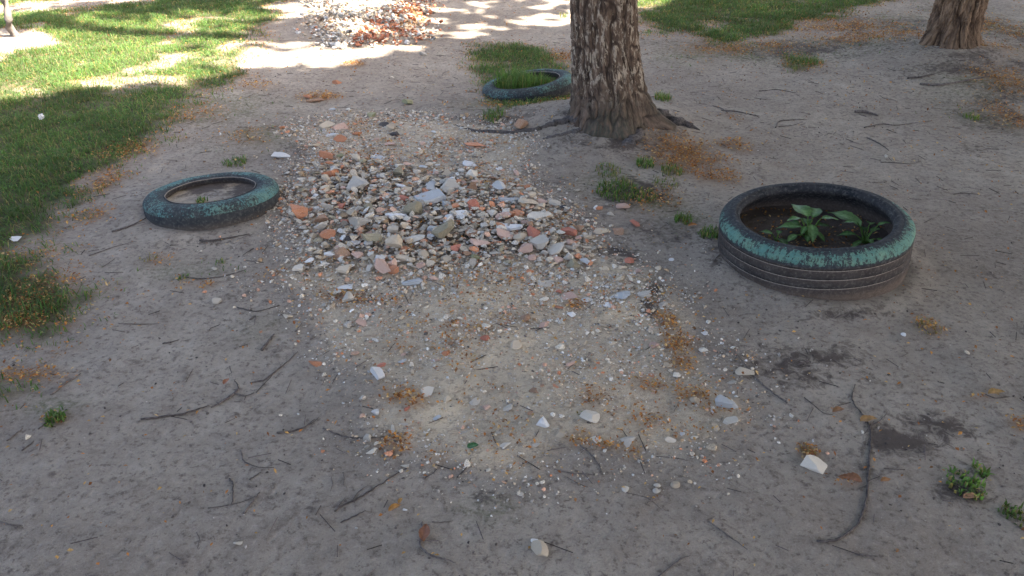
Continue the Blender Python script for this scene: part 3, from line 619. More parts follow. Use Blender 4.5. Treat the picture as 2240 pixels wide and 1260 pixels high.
def twig(pts, wpx, label, mat=TWIG, side=None, name='twig', z=0., parent=None, taper=.45):
    W3 = [G(*p) for p in pts]; rad = msize(wpx, W3[0]) / 2 * .70
    base = W3[0].copy()
    P = []
    for p in W3: P.append((p.x - base.x, p.y - base.y, p.z - base.z + rad * .75 + z))
    V, F = tube(P, [rad, rad * .9, rad * taper], 7, .1, int(pts[0][0]))
    o = link(name, pm(name, V, F), mat, parent, base)
    if parent is None: tag(o, label, 'twig', 'fallen twigs on the bare soil')
    for s in (side or []):
        S3 = [G(*p) for p in s]; V, F = tube([(p.x - base.x, p.y - base.y, p.z - base.z + rad * .7) for p in S3], [rad * .6, rad * .5, rad * .25], 6, .1, int(s[0][0]))
        link('side_shoot', pm('side_shoot', V, F), mat, o)
    return o
twig([(310, 919), (350, 913), (394, 909), (430, 897), (458, 888)], 7, 'long dark stick at the left, thick end pointing left')
twig([(522, 852), (508, 866), (484, 882), (462, 892)], 8, 'rough dark twig continuing up right from the long stick', side=[[(512, 862), (540, 868), (557, 860)], [(522, 852), (520, 842), (512, 832)]])
twig([(548, 838), (580, 832), (600, 815), (628, 793), (652, 770)], 5, 'slender diagonal twig left of the sandy strip', side=[[(560, 860), (580, 838), (596, 822)]])
twig([(606, 948), (640, 945), (668, 935), (690, 918)], 6, 'crooked twig between the long stick and the strip', side=[[(668, 935), (680, 928), (698, 915)]])
twig([(502, 1048), (510, 1058), (510, 1080), (508, 1105)], 6, 'short upright-looking twig at lower left, hooked at its top')
twig([(455, 1112), (490, 1108), (530, 1099), (560, 1086)], 4, 'thin twig crossing below the short hooked one')
twig([(534, 1124), (550, 1102), (568, 1078)], 6, 'short slanted twig crossing the thin one at lower left')
twig([(546, 1050), (558, 1042), (572, 1033)], 5, 'tiny slanted twig above the crossing pair at lower left')
twig([(527, 985), (532, 1010), (560, 1022), (600, 1024)], 4, 'thin bent twig shaped like an L left of centre')
twig([(733, 1120), (745, 1108), (775, 1096), (830, 1062), (880, 1028), (892, 1026)], 6, 'long forked twig in the lower left centre', side=[[(738, 1112), (748, 1098), (756, 1088)], [(770, 1098), (785, 1075), (806, 1062)], [(775, 1100), (776, 1094), (808, 1080)]])
twig([(745, 1144), (775, 1130), (800, 1117)], 5, 'short twig just below the long forked twig')
twig([(925, 1143), (921, 1170), (918, 1195), (935, 1212), (965, 1223), (998, 1231)], 7, 'dark L-shaped stick at the bottom left of centre', side=[[(924, 1147), (932, 1149), (942, 1149)]])
twig([(945, 1142), (965, 1143), (990, 1140)], 3, 'tiny straight twig right of the L-shaped stick top')
twig([(708, 938), (740, 952), (765, 958), (790, 959), (830, 958), (872, 948)], 5, 'dark twig bowing along the left near edge of the strip')
twig([(1550, 1142), (1590, 1170), (1635, 1203)], 5, 'straight slanted twig at the bottom right of centre')
twig([(1787, 1186), (1830, 1183), (1865, 1160), (1885, 1130), (1896, 1090), (1900, 1030), (1903, 980), (1905, 940), (1890, 910), (1870, 890), (1862, 870), (1870, 842)], 8, 'very long curved twig at the right', side=[[(1898, 1062), (1890, 1066), (1878, 1070)], [(1905, 930), (1920, 925), (1940, 905)]])
twig([(1870, 1212), (1890, 1216), (1920, 1218)], 6, 'short dark twig below the long curved twig')
twig([(1722, 882), (1690, 860), (1660, 835), (1630, 798), (1605, 768)], 5, 'straight brown twig between the orange litter and dark soil', side=[[(1612, 776), (1606, 790), (1596, 795)]])
twig([(1435, 1000), (1470, 1001), (1506, 1008)], 4, 'thin flat twig right of the strip end')
twig([(1213, 1028), (1250, 1036), (1305, 1040)], 4, 'thin dark twig in front of the strip end')
twig([(1268, 975), (1290, 992), (1308, 1012), (1318, 1040)], 5, 'reddish curved twig running out of the strip end')
twig([(1000, 1045), (1020, 1025), (1030, 1003)], 4, 'small curved twig left of the strip end')
twig([(930, 1045), (945, 1038), (955, 1028)], 4, 'tiny twig beside the long forked one')
twig([(15, 965), (35, 950), (50, 938)], 5, 'upper of two short twigs at the left border')
twig([(48, 986), (62, 976), (74, 966)], 5, 'lower of two short twigs at the left border')
twig([(84, 940), (98, 928), (112, 914)], 5, 'short twig under the small left weed')
twig([(112, 864), (140, 842), (178, 818)], 7, 'dark bluish twig at the left by the litter patch')
twig([(260, 708), (300, 710), (347, 709)], 3, 'thin straight level twig left of the strip')
twig([(356, 752), (375, 749), (393, 744)], 4, 'short level twig left of the strip')
twig([(572, 768), (584, 752), (600, 733)], 9, 'thick short bark-like stick left of the strip')
twig([(400, 606), (440, 611), (480, 607), (515, 598), (540, 590)], 4, 'twig lying in the thin brown litter below left tyre')
twig([(244, 508), (265, 502), (290, 494), (320, 478)], 6, 'dark crooked twig left of the left tyre')
twig([(436, 528), (470, 527), (500, 522), (545, 513)], 6, 'dark twig in front of the left tyre')
twig([(520, 674), (560, 683), (590, 675), (612, 668)], 4, 'thin wavy twig below the left tyre to its right')
twig([(545, 700), (560, 690), (556, 712)], 4, 'tiny hooked twig under the wavy one')
twig([(1868, 246), (1892, 246), (1922, 255)], 9, 'thick dark bark piece on the soil behind the big tyre')
twig([(1697, 280), (1703, 265), (1730, 263), (1765, 262)], 4, 'thin forked twig behind the big tyre', side=[[(1703, 278), (1735, 275), (1758, 266)]])
twig([(1896, 302), (1920, 312), (1945, 330)], 4, 'short bent twig right of the bark piece')
twig([(1890, 280), (1930, 271), (1960, 276), (2038, 265)], 4, 'long thin twig below the bark piece')
twig([(1578, 242), (1610, 244), (1650, 253)], 4, 'thin twig right of the birch root')
twig([(1925, 355), (1960, 357), (1995, 359)], 3, 'thin level twig right behind the big tyre')
twig([(1560, 232), (1580, 238), (1592, 248)], 3, 'tiny twig beside the right birch root')
twig([(2085, 425), (2110, 423), (2140, 426)], 3, 'small dark twig right of the big tyre')
twig([(0, 1142), (25, 1149), (50, 1150)], 4, 'thin twig at the left border near the bottom')
twig([(430, 1165), (438, 1180), (432, 1200)], 3, 'tiny upright-looking twig at the bottom left')
twig([(725, 1045), (728, 1060), (723, 1075)], 3, 'tiny thin twig above the forked twig, left one')
twig([(752, 1034), (753, 1050), (751, 1062)], 3, 'tiny thin twig above the forked twig, right one')
twig([(1060, 620), (1120, 622), (1150, 618)], 3, 'thin twig over the front of the thick rubble')
twig([(830, 352), (800, 372), (812, 363)], 3, 'thin dark twig on the far rubble')
twig([(1160, 645), (1172, 622), (1174, 605)], 3, 'bent twig beside the greenish-grey slab')
twig([(1440, 1262), (1490, 1222), (1510, 1216)], 4, 'bluish twig at the bottom edge')
twig([(1240, 1045), (1265, 1058), (1285, 1066)], 3, 'tiny slanted twig before the strip end')
twig([(1370, 1078), (1420, 1090), (1446, 1114)], 2.5, 'faint thin curved stem on bare soil before the strip')
twig([(195, 560), (250, 540), (300, 528)], 3, 'faint thin twig left of the left tyre front')
twig([(1660, 200), (1700, 196), (1740, 204)], 3, 'faint thin twig on pale soil between the trees')
twig([(1600, 545), (1570, 560), (1560, 575)], 3, 'tiny twig left of the big tyre wall')
twig([(2150, 860), (2175, 872), (2210, 868)], 3, 'thin reddish twig at the right border')
twig([(1760, 870), (1800, 905), (1822, 908)], 3, 'thin twig in the dark soil patch')
# tiny broken bits
x = rng.uniform(-3.2, 4, 1500); y = rng.uniform(1.15, 6, 1500)
k = (masks(x, y)[0] < .4) & (np.hypot(x - 1.108, y - 2.640) > .36) & (np.hypot(x + 1.278, y - 3.10) > .3); x, y = x[k], y[k]
L = rng.uniform(.008, .035, len(x)); a = rng.uniform(0, PI, len(x)); u = np.stack([np.cos(a), np.sin(a), 0 * a], 1) * L[:, None]; v = np.stack([-np.sin(a), np.cos(a), 0 * a], 1) * .0011
c = np.stack([x, y, H(x, y) + .003], 1); up = np.array([0, 0, .002])
V = np.stack([c - u - v, c - u + v, c + u + v, c + u - v, c - u + up, c + u + up], 1).reshape(-1, 3); i = np.arange(len(x))[:, None] * 6
F = np.concatenate([i + np.array([[0, 3, 5]]), i + np.array([[0, 5, 4]]), i + np.array([[1, 4, 5]]), i + np.array([[1, 5, 2]]), i + np.array([[0, 4, 1]]), i + np.array([[3, 2, 5]])])
C = np.repeat(np.array([.07, .055, .05]) * rng.uniform(.6, 2.4, (len(x), 1)), 6, 0)
tag(link('twig_debris', mesh_np('twig_debris', V, F, False, C), GRAVEL), 'tiny broken bits of twig and stem strewn over the soil', 'twig debris', kind='stuff')

# ---------------------------------------------------------------- tyres
def tyre_mats(name, cover, green, streak=1., low=.0):
    m = M(name, .8, .12); uv = m.n('ShaderNodeUVMap').outputs[0]
    def mp(sx, sy):
        q = m.n('ShaderNodeMapping'); q.inputs['Scale'].default_value = (sx, sy, 1); m.l(uv, q.inputs[0]); return q.outputs[0]
    P = m.coord('Object')
    rub = m.mix(m.ramp(m.noise(P, 14, 4), .35, .65), (.014, .014, .016), (.040, .036, .035))
    rub = m.mix(m.math('MULTIPLY', m.ramp(m.noise(P, 90, 3), .5, .7), .5), rub, (.15, .135, .12))
    n1 = m.noise(mp(130, 6), 1, 4, .8); n2 = m.noise(P, 105, 4, .85); n3 = m.noise(P, 5, 2); n4 = m.noise(P, 170, 3, .7)
    f = m.math('ADD', m.math('ADD', m.math('MULTIPLY', n1, .62 * streak), m.math('MULTIPLY', n2, .9)), m.math('ADD', m.math('MULTIPLY', n3, .5), m.math('MULTIPLY', n4, .25)))
    f = m.math('ADD', f, m.math('MULTIPLY', m.math('SUBTRACT', m.attr('paint'), .5), 1.1))
    thr = 1.0 - cover
    fac = m.ramp(f, thr, thr + .05)
    pc = m.mix(m.ramp(m.noise(P, 20, 3), .35, .65), green, (green[0] * .62, green[1] * .80, green[2] * .95))
    pc = m.mix(m.math('MULTIPLY', m.ramp(n4, .5, .7), .4), pc, (green[0] * .3, green[1] * .4, green[2] * .4))
    c = m.mix(fac, m.mix(m.math('MULTIPLY', m.attr('paint'), .28), rub, (.090, .120, .125)), pc)
    c = m.mix(m.math('MULTIPLY', m.ramp(m.attr('dirt'), .25, 1, 0, .85), m.ramp(n2, .25, .65, .55, 1)), c, m.mix(n2, (.095, .064, .046), (.21, .155, .115)))
    c = m.mix(m.math('MULTIPLY', m.ramp(m.attr('dirt'), .93, 1.), m.ramp(n2, .3, .5)), c, (.34, .29, .235))
    return m.done(c, m.bump(n2, .0015, .6, m.bump(fac, .0012, .6)))
def ring(name, prof, mat, parent, seg=160, wob=.002, seed=0, back=0.):
    """prof: list of (r, z, paint, dirt)"""
    pr = np.array(prof, float); n = len(pr); a = np.arange(seg + 1) / seg * 2 * PI
    A, Rr = np.meshgrid(a, pr[:, 0]); Z = np.repeat(pr[:, 1][:, None], seg + 1, 1)
    w_ = wob * (vn(np.cos(A) * 3 + 7, np.sin(A) * 3 + 7, seed) + .35 * vn(np.cos(A) * 9 + 7, np.sin(A) * 9 + pr[:, 1][:, None] * 40, seed + 3))
    Rr = Rr + w_; Z = Z + wob * .8 * vn(np.cos(A) * 2.5 + 17, np.sin(A) * 2.5 + 7, seed + 1)
    V = np.stack([Rr * np.cos(A), Rr * np.sin(A), Z], -1).reshape(-1, 3)
    sl = np.concatenate([[0], np.cumsum(np.hypot(np.diff(pr[:, 0]), np.diff(pr[:, 1])))]) * 3
    uv = np.stack([np.tile(a / (2 * PI), n), np.repeat(sl, seg + 1)], 1)
    F = grid_faces(n, seg + 1)[:, ::-1]
    me = mesh_np(name, V, F, True, None, uv)
    for nm, ci in (('paint', 2), ('dirt', 3)):
        at = me.attributes.new(nm, 'FLOAT', 'POINT'); at.data.foreach_set('value', (np.repeat(pr[:, ci], seg + 1) * (1 if ci == 3 else np.tile(1 - back * sm(-.1, .9, np.sin(a)), n))).astype(np.float32))
    return link(name, me, mat, parent)
def arc(cx, cz, rr, a0, a1, n, paint, dirt):
    return [(cx + rr * math.cos(R(a)), cz + rr * math.sin(R(a)), paint, dirt) for a in np.linspace(a0, a1, n)]
# the big one on the right: low-profile tyre lying on its side
TR = .334
tc = Vector((1.108, 2.640, float(H(1.108, 2.640))))
ty = empty('tyre', tc + Vector((0, 0, .016)), (R(-1.0), R(-4.3), 0)); tag(ty, 'large half-painted grooved tyre planter with leafy plants inside, standing tall', 'tyre', 'old tyres used as planters')
m1 = tyre_mats('tyre_paint', -.735, (.155, .255, .180), 1.75)
m2 = tyre_mats('tyre_rubber', -.50, (.155, .305, .255), 1.)
top = .158
TZ = .016
prof = [(TR - .012, -.06, 0, .92), (TR - .004, -.012, 0, .92), (TR - .001, .004, 0, .85), (TR - .001, .014, 0, .6)]
for gz in (.030, .064, .098):
    prof += [(TR, gz - .0045, .06, .55), (TR, gz - .0024, .06, .5), (TR - .003, gz - .0016, 0, 1.0), (TR - .003, gz + .0012, 0, 1.0), (TR, gz + .0020, .1, .35), (TR, gz + .011, .12 if gz < .1 else .4, .4 if gz < .1 else .2)]
ring('tread', prof, m2, ty, seed=3)
G0 = prof[-1]
prof = [(G0[0], G0[1], .5, .1), (TR - .0005, .1185, .85, 0)] + arc(TR - .028, .122, .0275, 8, 62, 8, .9, 0) + [(TR - .022, .1475, .85, 0), (TR - .030, .1530, .75, 0), (TR - .038, .1555, .7, 0), (TR - .041, .1545, .35, 0), (TR - .044, .1565, .55, 0), (TR - .052, .1575, .45, 0), (TR - .058, .1565, .3, 0)]
ring('sidewall', prof, m1, ty, seed=3, back=.42)
E0 = prof[-1]
prof = [(E0[0], E0[1], .3, 0), (TR - .060, .1520, .1, 0), (TR - .062, .1500, .1, 0), (TR - .067, .1505, .25, 0), (TR - .071, .1470, .2, 0), (TR - .074, .138, .1, 0), (TR - .073, .130, 0, 0), (TR - .060, .115, 0, .1), (TR - .040, .095, 0, .3), (TR - .022, .06, 0, .8), (TR - .016, .0, 0, 1)]
ring('bead', prof, m2, ty, seed=3)
def soil_disc(cx, cy, z0, rad, label, amp=.012, attrs=(0, 0, 0, 0), tiltv=(0, 0), col_seed=0):
    nr, ns = 40, 120; rr = np.linspace(0, rad, nr) + 1e-5; a = np.arange(ns) / ns * 2 * PI; A, Q = np.meshgrid(a, rr)
    X = cx + Q * np.cos(A); Y = cy + Q * np.sin(A); Z = z0 + amp * fbm(X * 9, Y * 9, 7 + col_seed, 3) + amp * .35 * fbm(X * 40, Y * 40, 9, 2) + (X - cx) * tiltv[0] + (Y - cy) * tiltv[1]
    me = mesh_np('tyre_soil', np.stack([X, Y, Z], -1).reshape(-1, 3), grid_faces(nr, ns, True)[:, ::1], True)
    for nm, v in zip(('lawn', 'strip', 'litter', 'damp_shade'), attrs):
        at = me.attributes.new(nm, 'FLOAT', 'POINT'); at.data.foreach_set('value', np.full(nr * ns, v, np.float32) if not callable(v) else v(X, Y).ravel().astype(np.float32))
    return tag(link('soil', me, SOIL), label, 'soil', kind='structure')
soil_disc(tc.x, tc.y, tc.z + .062, TR - .02, 'dark brown soil filling the big tyre', attrs=(0, 0, lambda X, Y: np.clip(.4 + fbm(X * 9, Y * 9, 2, 3), 0, 1), lambda X, Y: np.clip(1.0 + .7 * fbm(X * 8, Y * 8, 4, 3), 0, 1)))
a = rng.uniform(0, 2 * PI, 3500); q = .31 * np.sqrt(rng.random(3500)); x = tc.x + q * np.cos(a); y = tc.y + q * np.sin(a)
k = rng.random(3500) < .15 + .85 * np.exp(-((x - tc.x - .02) ** 2 / .012 + (y - tc.y + .17) ** 2 / .01)); x, y = x[k], y[k]
z = tc.z + .062 + .012 * fbm(x * 9, y * 9, 7, 3) + .004 + rng.uniform(0, .006, len(x))
V, F, C = flakes(x, y, z, rng.uniform(.006, .016, len(x)), OR * .8)
tag(link('leaf_litter', mesh_np('leaf_litter', V, F, False, C), FLAKE), 'brown leaf bits on the soil inside the big tyre', 'leaf litter', kind='stuff')
# left tyre, sunk in and tipped, and the rear tyre
def buried(cx, cy, z, Ro, ri, rot, label, mat_args, seed, fill=True, low=0.):
    t = empty('tyre', (cx, cy, z), rot); tag(t, label, 'tyre', 'old tyres used as planters')
    mt = tyre_mats('tyre_paint_b', *mat_args); mw = (Ro - ri)
    prof = [(Ro - .010, -.14, .2, .9), (Ro - .004, -.075, .3, .7), (Ro - .001, -.05, .45, .35), (Ro, -.035, .5, .15), (Ro, -.02, .6, .05)]
    ring('tread', prof, mt, t, seed=seed)
    c = .034
    prof = [(Ro, -.02, .55, .1)] + arc(Ro - c, -.018, c, 0, 78, 10, .85, 0) + [(Ro - mw * .62, .0165, .85, 0), (Ro - mw * .80, .014, .75, 0), (Ro - mw * .92, .008, .6, .1)]
    ring('sidewall', prof, mt, t, seed=seed)
    e = prof[-1]
    ring('bead', [(e[0], e[1], .6, .1), (Ro - mw * .94, .011, .3, 0), (Ro - mw * .965, .012, .1, 1), (Ro - mw * .985, .011, .1, 1), (ri, .006, .1, .2), (ri + .004, -.008, 0, .5), (ri + .03, -.04, 0, 1), (Ro - .03, -.09, 0, 1)], mt, t, seed=seed)
    return t
lx, ly = -1.262, 3.11; lz = float(H(lx, ly))
buried(lx, ly, lz + .052, .272, .178, (R(-6.0), R(-2.8), 0), 'green painted tyre sunk in the soil left of the rubble, filled with earth', (-.36, (.150, .245, .200), .5), 21)
soil_disc(lx, ly, lz + .038, .215, 'grey brown soil filling the left sunken tyre', .008, attrs=(0, lambda X, Y: np.clip(.4 + fbm(X * 8, Y * 8, 2, 3), 0, 1), lambda X, Y: np.clip(.1 + .6 * fbm(X * 12, Y * 12, 5, 3) + (Y - ly) * 2.5, 0, 1), lambda X, Y: np.clip(.45 + fbm(X * 9, Y * 9, 4, 3) + (Y - ly) * 3, 0, .9)), tiltv=(.045, -.10), col_seed=5)
bx, by = .09, 4.70; bz = float(H(bx, by))
buried(bx, by, bz + .055, .272, .190, (R(-3.5), R(-8.5), 0), 'sunken tyre behind the birch with tall green grass growing inside', (-.44, (.140, .225, .180), .7), 33)
soil_disc(bx, by, bz + .03, .235, 'soil under the grass inside the rear tyre', .01, attrs=(1, 0, .2, .3), tiltv=(.13, -.05), col_seed=9)

# ---------------------------------------------------------------- grass tufts and small weeds
def tuft(px, py, rpx, h, n, label, name='grass_tuft', cat='grass tuft', dry=.15, lean=.9, wd=.004, pos=None, bri=1.):
    p = G(px, py) if pos is None else pos; rr = msize(rpx, p)
    a = rng.uniform(0, 2 * PI, n); q = rr * np.sqrt(rng.random(n)); X = q * np.cos(a); Y = q * np.sin(a) * 1.2
    Z = (H(X + p.x, Y + p.y) - p.z - .003) if pos is None else np.full(n, -.003)
    V, F, C = blades(np.stack([X, Y, Z], 1), h * rng.uniform(.45, 1.1, n), wd * rng.uniform(.7, 1.3, n), rng.uniform(.1, lean, n), gcol(n, dry) * bri)
    return tag(link(name, mesh_np(name, V, F, True, C), BLADE, None, p), label, cat, 'separate grass tufts and weeds')
tuft(515, 356, 26, .034, 130, 'green grass tuft just behind the left tyre')
tuft(1350, 420, 46, .042, 330, 'largest grass tuft in front of the birch', bri=.9)
tuft(1412, 362, 20, .045, 110, 'small tuft nearest the birch roots')
tuft(1470, 376, 24, .04, 110, 'tuft surrounded by orange litter', dry=.3)
tuft(1410, 430, 30, .035, 120, 'low tuft right of the largest tuft', dry=.35)
tuft(1330, 375, 28, .035, 100, 'thin tuft behind the largest tuft', dry=.3)
tuft(1553, 512, 26, .04, 140, 'bright tuft against the left wall of the big tyre')
tuft(1492, 482, 20, .045, 90, 'tuft left of the big tyre with an orange leaf')
tuft(1450, 218, 18, .06, 110, 'yellow green tuft on the right side of the birch', dry=.3)
tuft(1455, 400, 30, .03, 70, 'sparse tuft right in front of the birch', dry=.5)
tuft(120, 918, 24, .035, 60, 'small weed on bare soil at the left border', wd=.006)
tuft(403, 608, 12, .02, 26, 'tiny green sprout below the left tyre', wd=.005)
tuft(2112, 1062, 40, .026, 110, 'bluish green weed clump at the lower right', wd=.007, bri=1.1)
tuft(2140, 1030, 18, .03, 30, 'small shoot behind the lower right weed clump', wd=.006)
tuft(2222, 1130, 32, .024, 70, 'dark weed at the right border near the bottom', wd=.006, bri=.7, dry=.3)
tuft(2125, 258, 18, .04, 60, 'small tuft on soil below the right tree')
tuft(2030, 715, 28, .02, 60, 'brown dry tuft right of the big tyre', dry=1)
tuft(1768, 985, 18, .018, 40, 'yellow dry tuft behind the big off-white stone', dry=1)
tuft(480, 575, 14, .02, 26, 'faint low tuft in front of the left tyre', dry=.4)
tuft(325, 565, 18, .02, 30, 'dry low tuft between lawn and left tyre front', dry=.9)
tuft(1270, 907, 8, .015, 14, 'tiny green sprout at the large pale stone', wd=.006)
tuft(1230, 38, 14, .05, 40, 'tuft at the left side of the birch trunk', dry=.2)
tuft(1760, 135, 26, .04, 120, 'grass tuft on pale soil between the trees')
tuft(1080, 255, 26, .05, 130, 'tuft at the near side of the rear tyre', dry=.15)
tuft(1015, 0, 10, .03, 20, 'tiny tuft far behind on the path')
# grass inside the rear tyre
n = 1100; a = rng.uniform(0, 2 * PI, n); q = .188 * np.sqrt(rng.random(n)); X = q * np.cos(a); Y = q * np.sin(a)
hh = rng.uniform(.06, .17, n) * (1.05 - .80 * sm(-.02, .14, X + .6 * Y))
V, F, C = blades(np.stack([X, Y, .13 * X - .05 * Y + .018], 1), hh, rng.uniform(.003, .0055, n), rng.uniform(.05, .8, n), gcol(n, .06) * .95)
tag(link('grass', mesh_np('tyre_grass', V, F, True, C), BLADE, None, (bx, by, bz)), 'tall bright grass filling the rear tyre', 'grass', kind='stuff')
# sprouts in left tyre
tuft(0, 0, 12, .03, 40, 'tiny green sprouts in the soil of the left tyre', pos=Vector((lx - .01, ly - .09, lz + .048)), wd=.005)
tuft(0, 0, 8, .02, 20, 'second sprout in the left tyre soil, towards the front', pos=Vector((lx + .06, ly - .12, lz + .052)), wd=.005)
# green leaf at strip end and blossom in the lawn
def leaf_geo(L, Wd, fold=.25, droop=.3, nu=13, wavy=.06, seed=0):
    r = np.random.default_rng(seed); V = []; F = []; ph = r.uniform(0, 6)
    for i in range(nu):
        t = i / (nu - 1); hw = Wd / 2 * (math.sin(PI * t ** .75) ** .8 if 0 < t < 1 else .02)
        hw *= 1 + .07 * math.sin(t * 34 + ph); x = L * t; zc = -droop * L * t * t + .12 * L * t
        for j in (-1, -.5, 0, .5, 1): V.append((x - abs(j) * .05 * L * t, j * hw, zc + abs(j) * hw * fold + wavy * Wd * math.sin(t * 9 + ph + j * 2) * abs(j)))
    return np.array(V), grid_faces(nu, 5)
def leaf_obj(parent, base, yaw, pitch, L, Wd, colr, seed, name='leaf', **k):
    V, F = leaf_geo(L, Wd, seed=seed, **k); C = np.tile(np.array(colr), (len(V), 1)) * rng.uniform(.85, 1.1, (len(V), 1))
    mid = np.arange(len(V)) % 5 == 2; C[mid] = C[mid] * 1.5 + .03
    return link(name, mesh_np(name, V, F, True, C), LEAF, parent, base, (0, -pitch, yaw))
def plant(loc, specs, label, seed):
    o = empty('leafy_plant', loc); tag(o, label, 'plant', 'broad-leaved plants in the big tyre')
    for i, (yaw, pitch, L, Wd, sl, se, c) in enumerate(specs):      # stalk length, stalk elevation
        L, Wd, sl = L * .86, Wd * .82, sl * .85
        y0, s0 = R(yaw), R(se); b = Vector((math.cos(y0) * math.cos(s0) * sl, math.sin(y0) * math.cos(s0) * sl, math.sin(s0) * sl))
        V, F = tube([(0, 0, -.01), tuple(b * .5 + Vector((0, 0, sl * .06))), tuple(b)], [.0030, .0026, .0018], 6, .05, seed + i)
        V = np.array(V); me = mesh_np('stem', V, np.array([f if len(f) == 4 else (*f, f[-1]) for f in F])[:-12], True, np.tile([.13, .22, .05], (len(V), 1)))
        link('stem', me, LEAF, o)
        leaf_obj(o, b, y0, R(pitch), L, Wd, c, seed + i)
    return o
LG, LD, LL = (.085, .170, .050), (.050, .105, .032), (.115, .205, .070)
pz = tc.z + .066
plant((tc.x - .01, tc.y + .03, pz), [(175, 6, .115, .055, .05, 55, LG), (105, 12, .13, .075, .085, 72, LL), (60, 8, .12, .06, .085, 66, LG), (-95, -35, .085, .045, .075, 70, LL), (-60, -10, .06, .032, .05, 45, LG), (215, -8, .06, .035, .09, 20, LL), (140, 0, .07, .045, .06, 45, LD), (20, -5, .085, .045, .06, 50, LD), (200, 10, .075, .035, .11, 60, LG), (-20, 15, .07, .032, .10, 68, LL), (85, 5, .09, .045, .05, 50, LG), (-130, -20, .05, .026, .08, 55, LG), (250, 0, .05, .03, .05, 30, LG)],
      'leafy plant at the centre of the big tyre with upright stems', 100)
plant((tc.x + .185, tc.y - .015, pz), [(130, 14, .16, .088, .07, 62, LL), (165, 0, .075, .042, .05, 35, LG), (30, 10, .06, .030, .05, 60, LL), (-40, 0, .05, .026, .05, 35, LG), (-90, -10, .045, .024, .05, 40, LL), (215, -4, .08, .026, .03, 25, LG), (0, 20, .055, .024, .09, 65, LG), (60, -10, .07, .034, .08, 55, LL), (170, 5, .06, .03, .10, 62, LG), (80, 0, .07, .04, .05, 45, LD)],
      'leafy plant at the right inside the big tyre with one large leaf', 140)
plant((tc.x - .135, tc.y + .0, pz), [(150, 8, .060, .034, .03, 50, LG), (-70, 0, .065, .04, .02, 40, LD), (60, 5, .045, .026, .03, 45, LG)], 'small low plant at the left inside the big tyre', 170)
o = put(1028, 981, 12, 'grey', 'pebble', 'small grey pebble beside the green leaf scrap')
p = G(1022, 982); o = leaf_obj(None, (p.x, p.y, p.z + .006), .3, 0, .032, .022, (.05, .13, .05), 9, name='leaf_scrap', droop=.1); tag(o, 'small dark green leaf scrap at the near end of the strip', 'leaf')
for (px, py, L, yaw, c, lab) in [(850, 1122, .035, .6, (.38, .19, .06), 'curled orange dead leaf below the forked twig'), (872, 1106, .02, 1.2, (.36, .2, .07), 'small yellowish leaf bit above the curled orange leaf'),
        (1886, 1058, .06, 2.9, (.20, .10, .06), 'brown dead leaf against the curved twig'), (1925, 1057, .03, .2, (.30, .15, .07), 'small tan dead leaf right of the curved twig'), (1820, 905, .04, .3, (.24, .13, .07), 'brown thin leaf in the dark soil patch'),
        (1880, 925, .05, .15, (.34, .20, .09), 'tan narrow leaf beside the curved twig top'), (926, 1188, .05, 1.5, (.22, .10, .06), 'reddish leaf bit hugging the L-shaped stick'), (2160, 865, .05, .1, (.36, .22, .09), 'tan dry leaf at the right border'),
        (490, 845, .03, 1.3, (.30, .13, .08), 'reddish leaf bit above the long stick'), (2105, 1092, .04, 0, (.42, .22, .13), 'peach dry leaf under the lower right weed clump'), (1505, 497, .04, .1, (.38, .16, .06), 'orange leaf left of the big tyre')]:
    p = G(px, py); o = leaf_obj(None, (p.x, p.y, p.z + .006), yaw, 0, L, L * .5, c, int(px), name='dead_leaf', droop=.05, fold=.6); tag(o, lab, 'dead leaf', 'dead leaves on the soil')
p = G(97, 280)
fl = empty('wild_flower', p); tag(fl, 'white seed-headed flower standing in the shaded lawn', 'flower')
V, F = tube([(0, 0, 0), (.004, 0, .03), (.002, 0, .055)], [.0015, .0013, .0012], 6, .03, 1); link('stem', pm('stem', V, F), MAT['mossy'], fl)
V, F = ICO[2]; link('flower_head', mesh_np('flower_head', V * .013 * (1 + .25 * rng.normal(size=(len(V), 1))) + np.array([.002, 0, .062]), F, False), MAT['white'], fl)
p = G(38, 528); o = link('paper_scrap', rock_mesh('paper', 'shard', np.random.default_rng(4)), MAT['white'], None, (p.x, p.y, p.z + .012)); o.scale = (.05, .05, .008); o.rotation_euler = (.2, .1, .3); tag(o, 'small white scrap at the lawn edge by the sunny spot', 'paper scrap')
o = link('paper_scrap', rock_mesh('paper', 'shard', np.random.default_rng(6)), MAT['white'], None, (tc.x - .045, tc.y - .225, tc.z + .07)); o.scale = (.05, .06, .02); o.rotation_euler = (.2, .1, .3); tag(o, 'small white scrap on the soil at the front inside the big tyre', 'paper scrap')
o = link('stone', rock_mesh('bluegrey', 'flat', np.random.default_rng(8)), MAT['bluegrey'], None, (tc.x + .155, tc.y - .17, tc.z + .062)); o.scale = (.10, .07, .05); tag(o, 'flat bluish stone in the right front of the big tyre', 'stone')

finish_labels()
for o in bpy.data.objects:
    L_ = str(o.get('label', ''))
    while len(L_.replace('-', ' ').split()) > 16: L_ = L_.replace('angular ', '', 1) if 'angular ' in L_ else L_.split(' ', 1)[1]
    if L_: o['label'] = L_
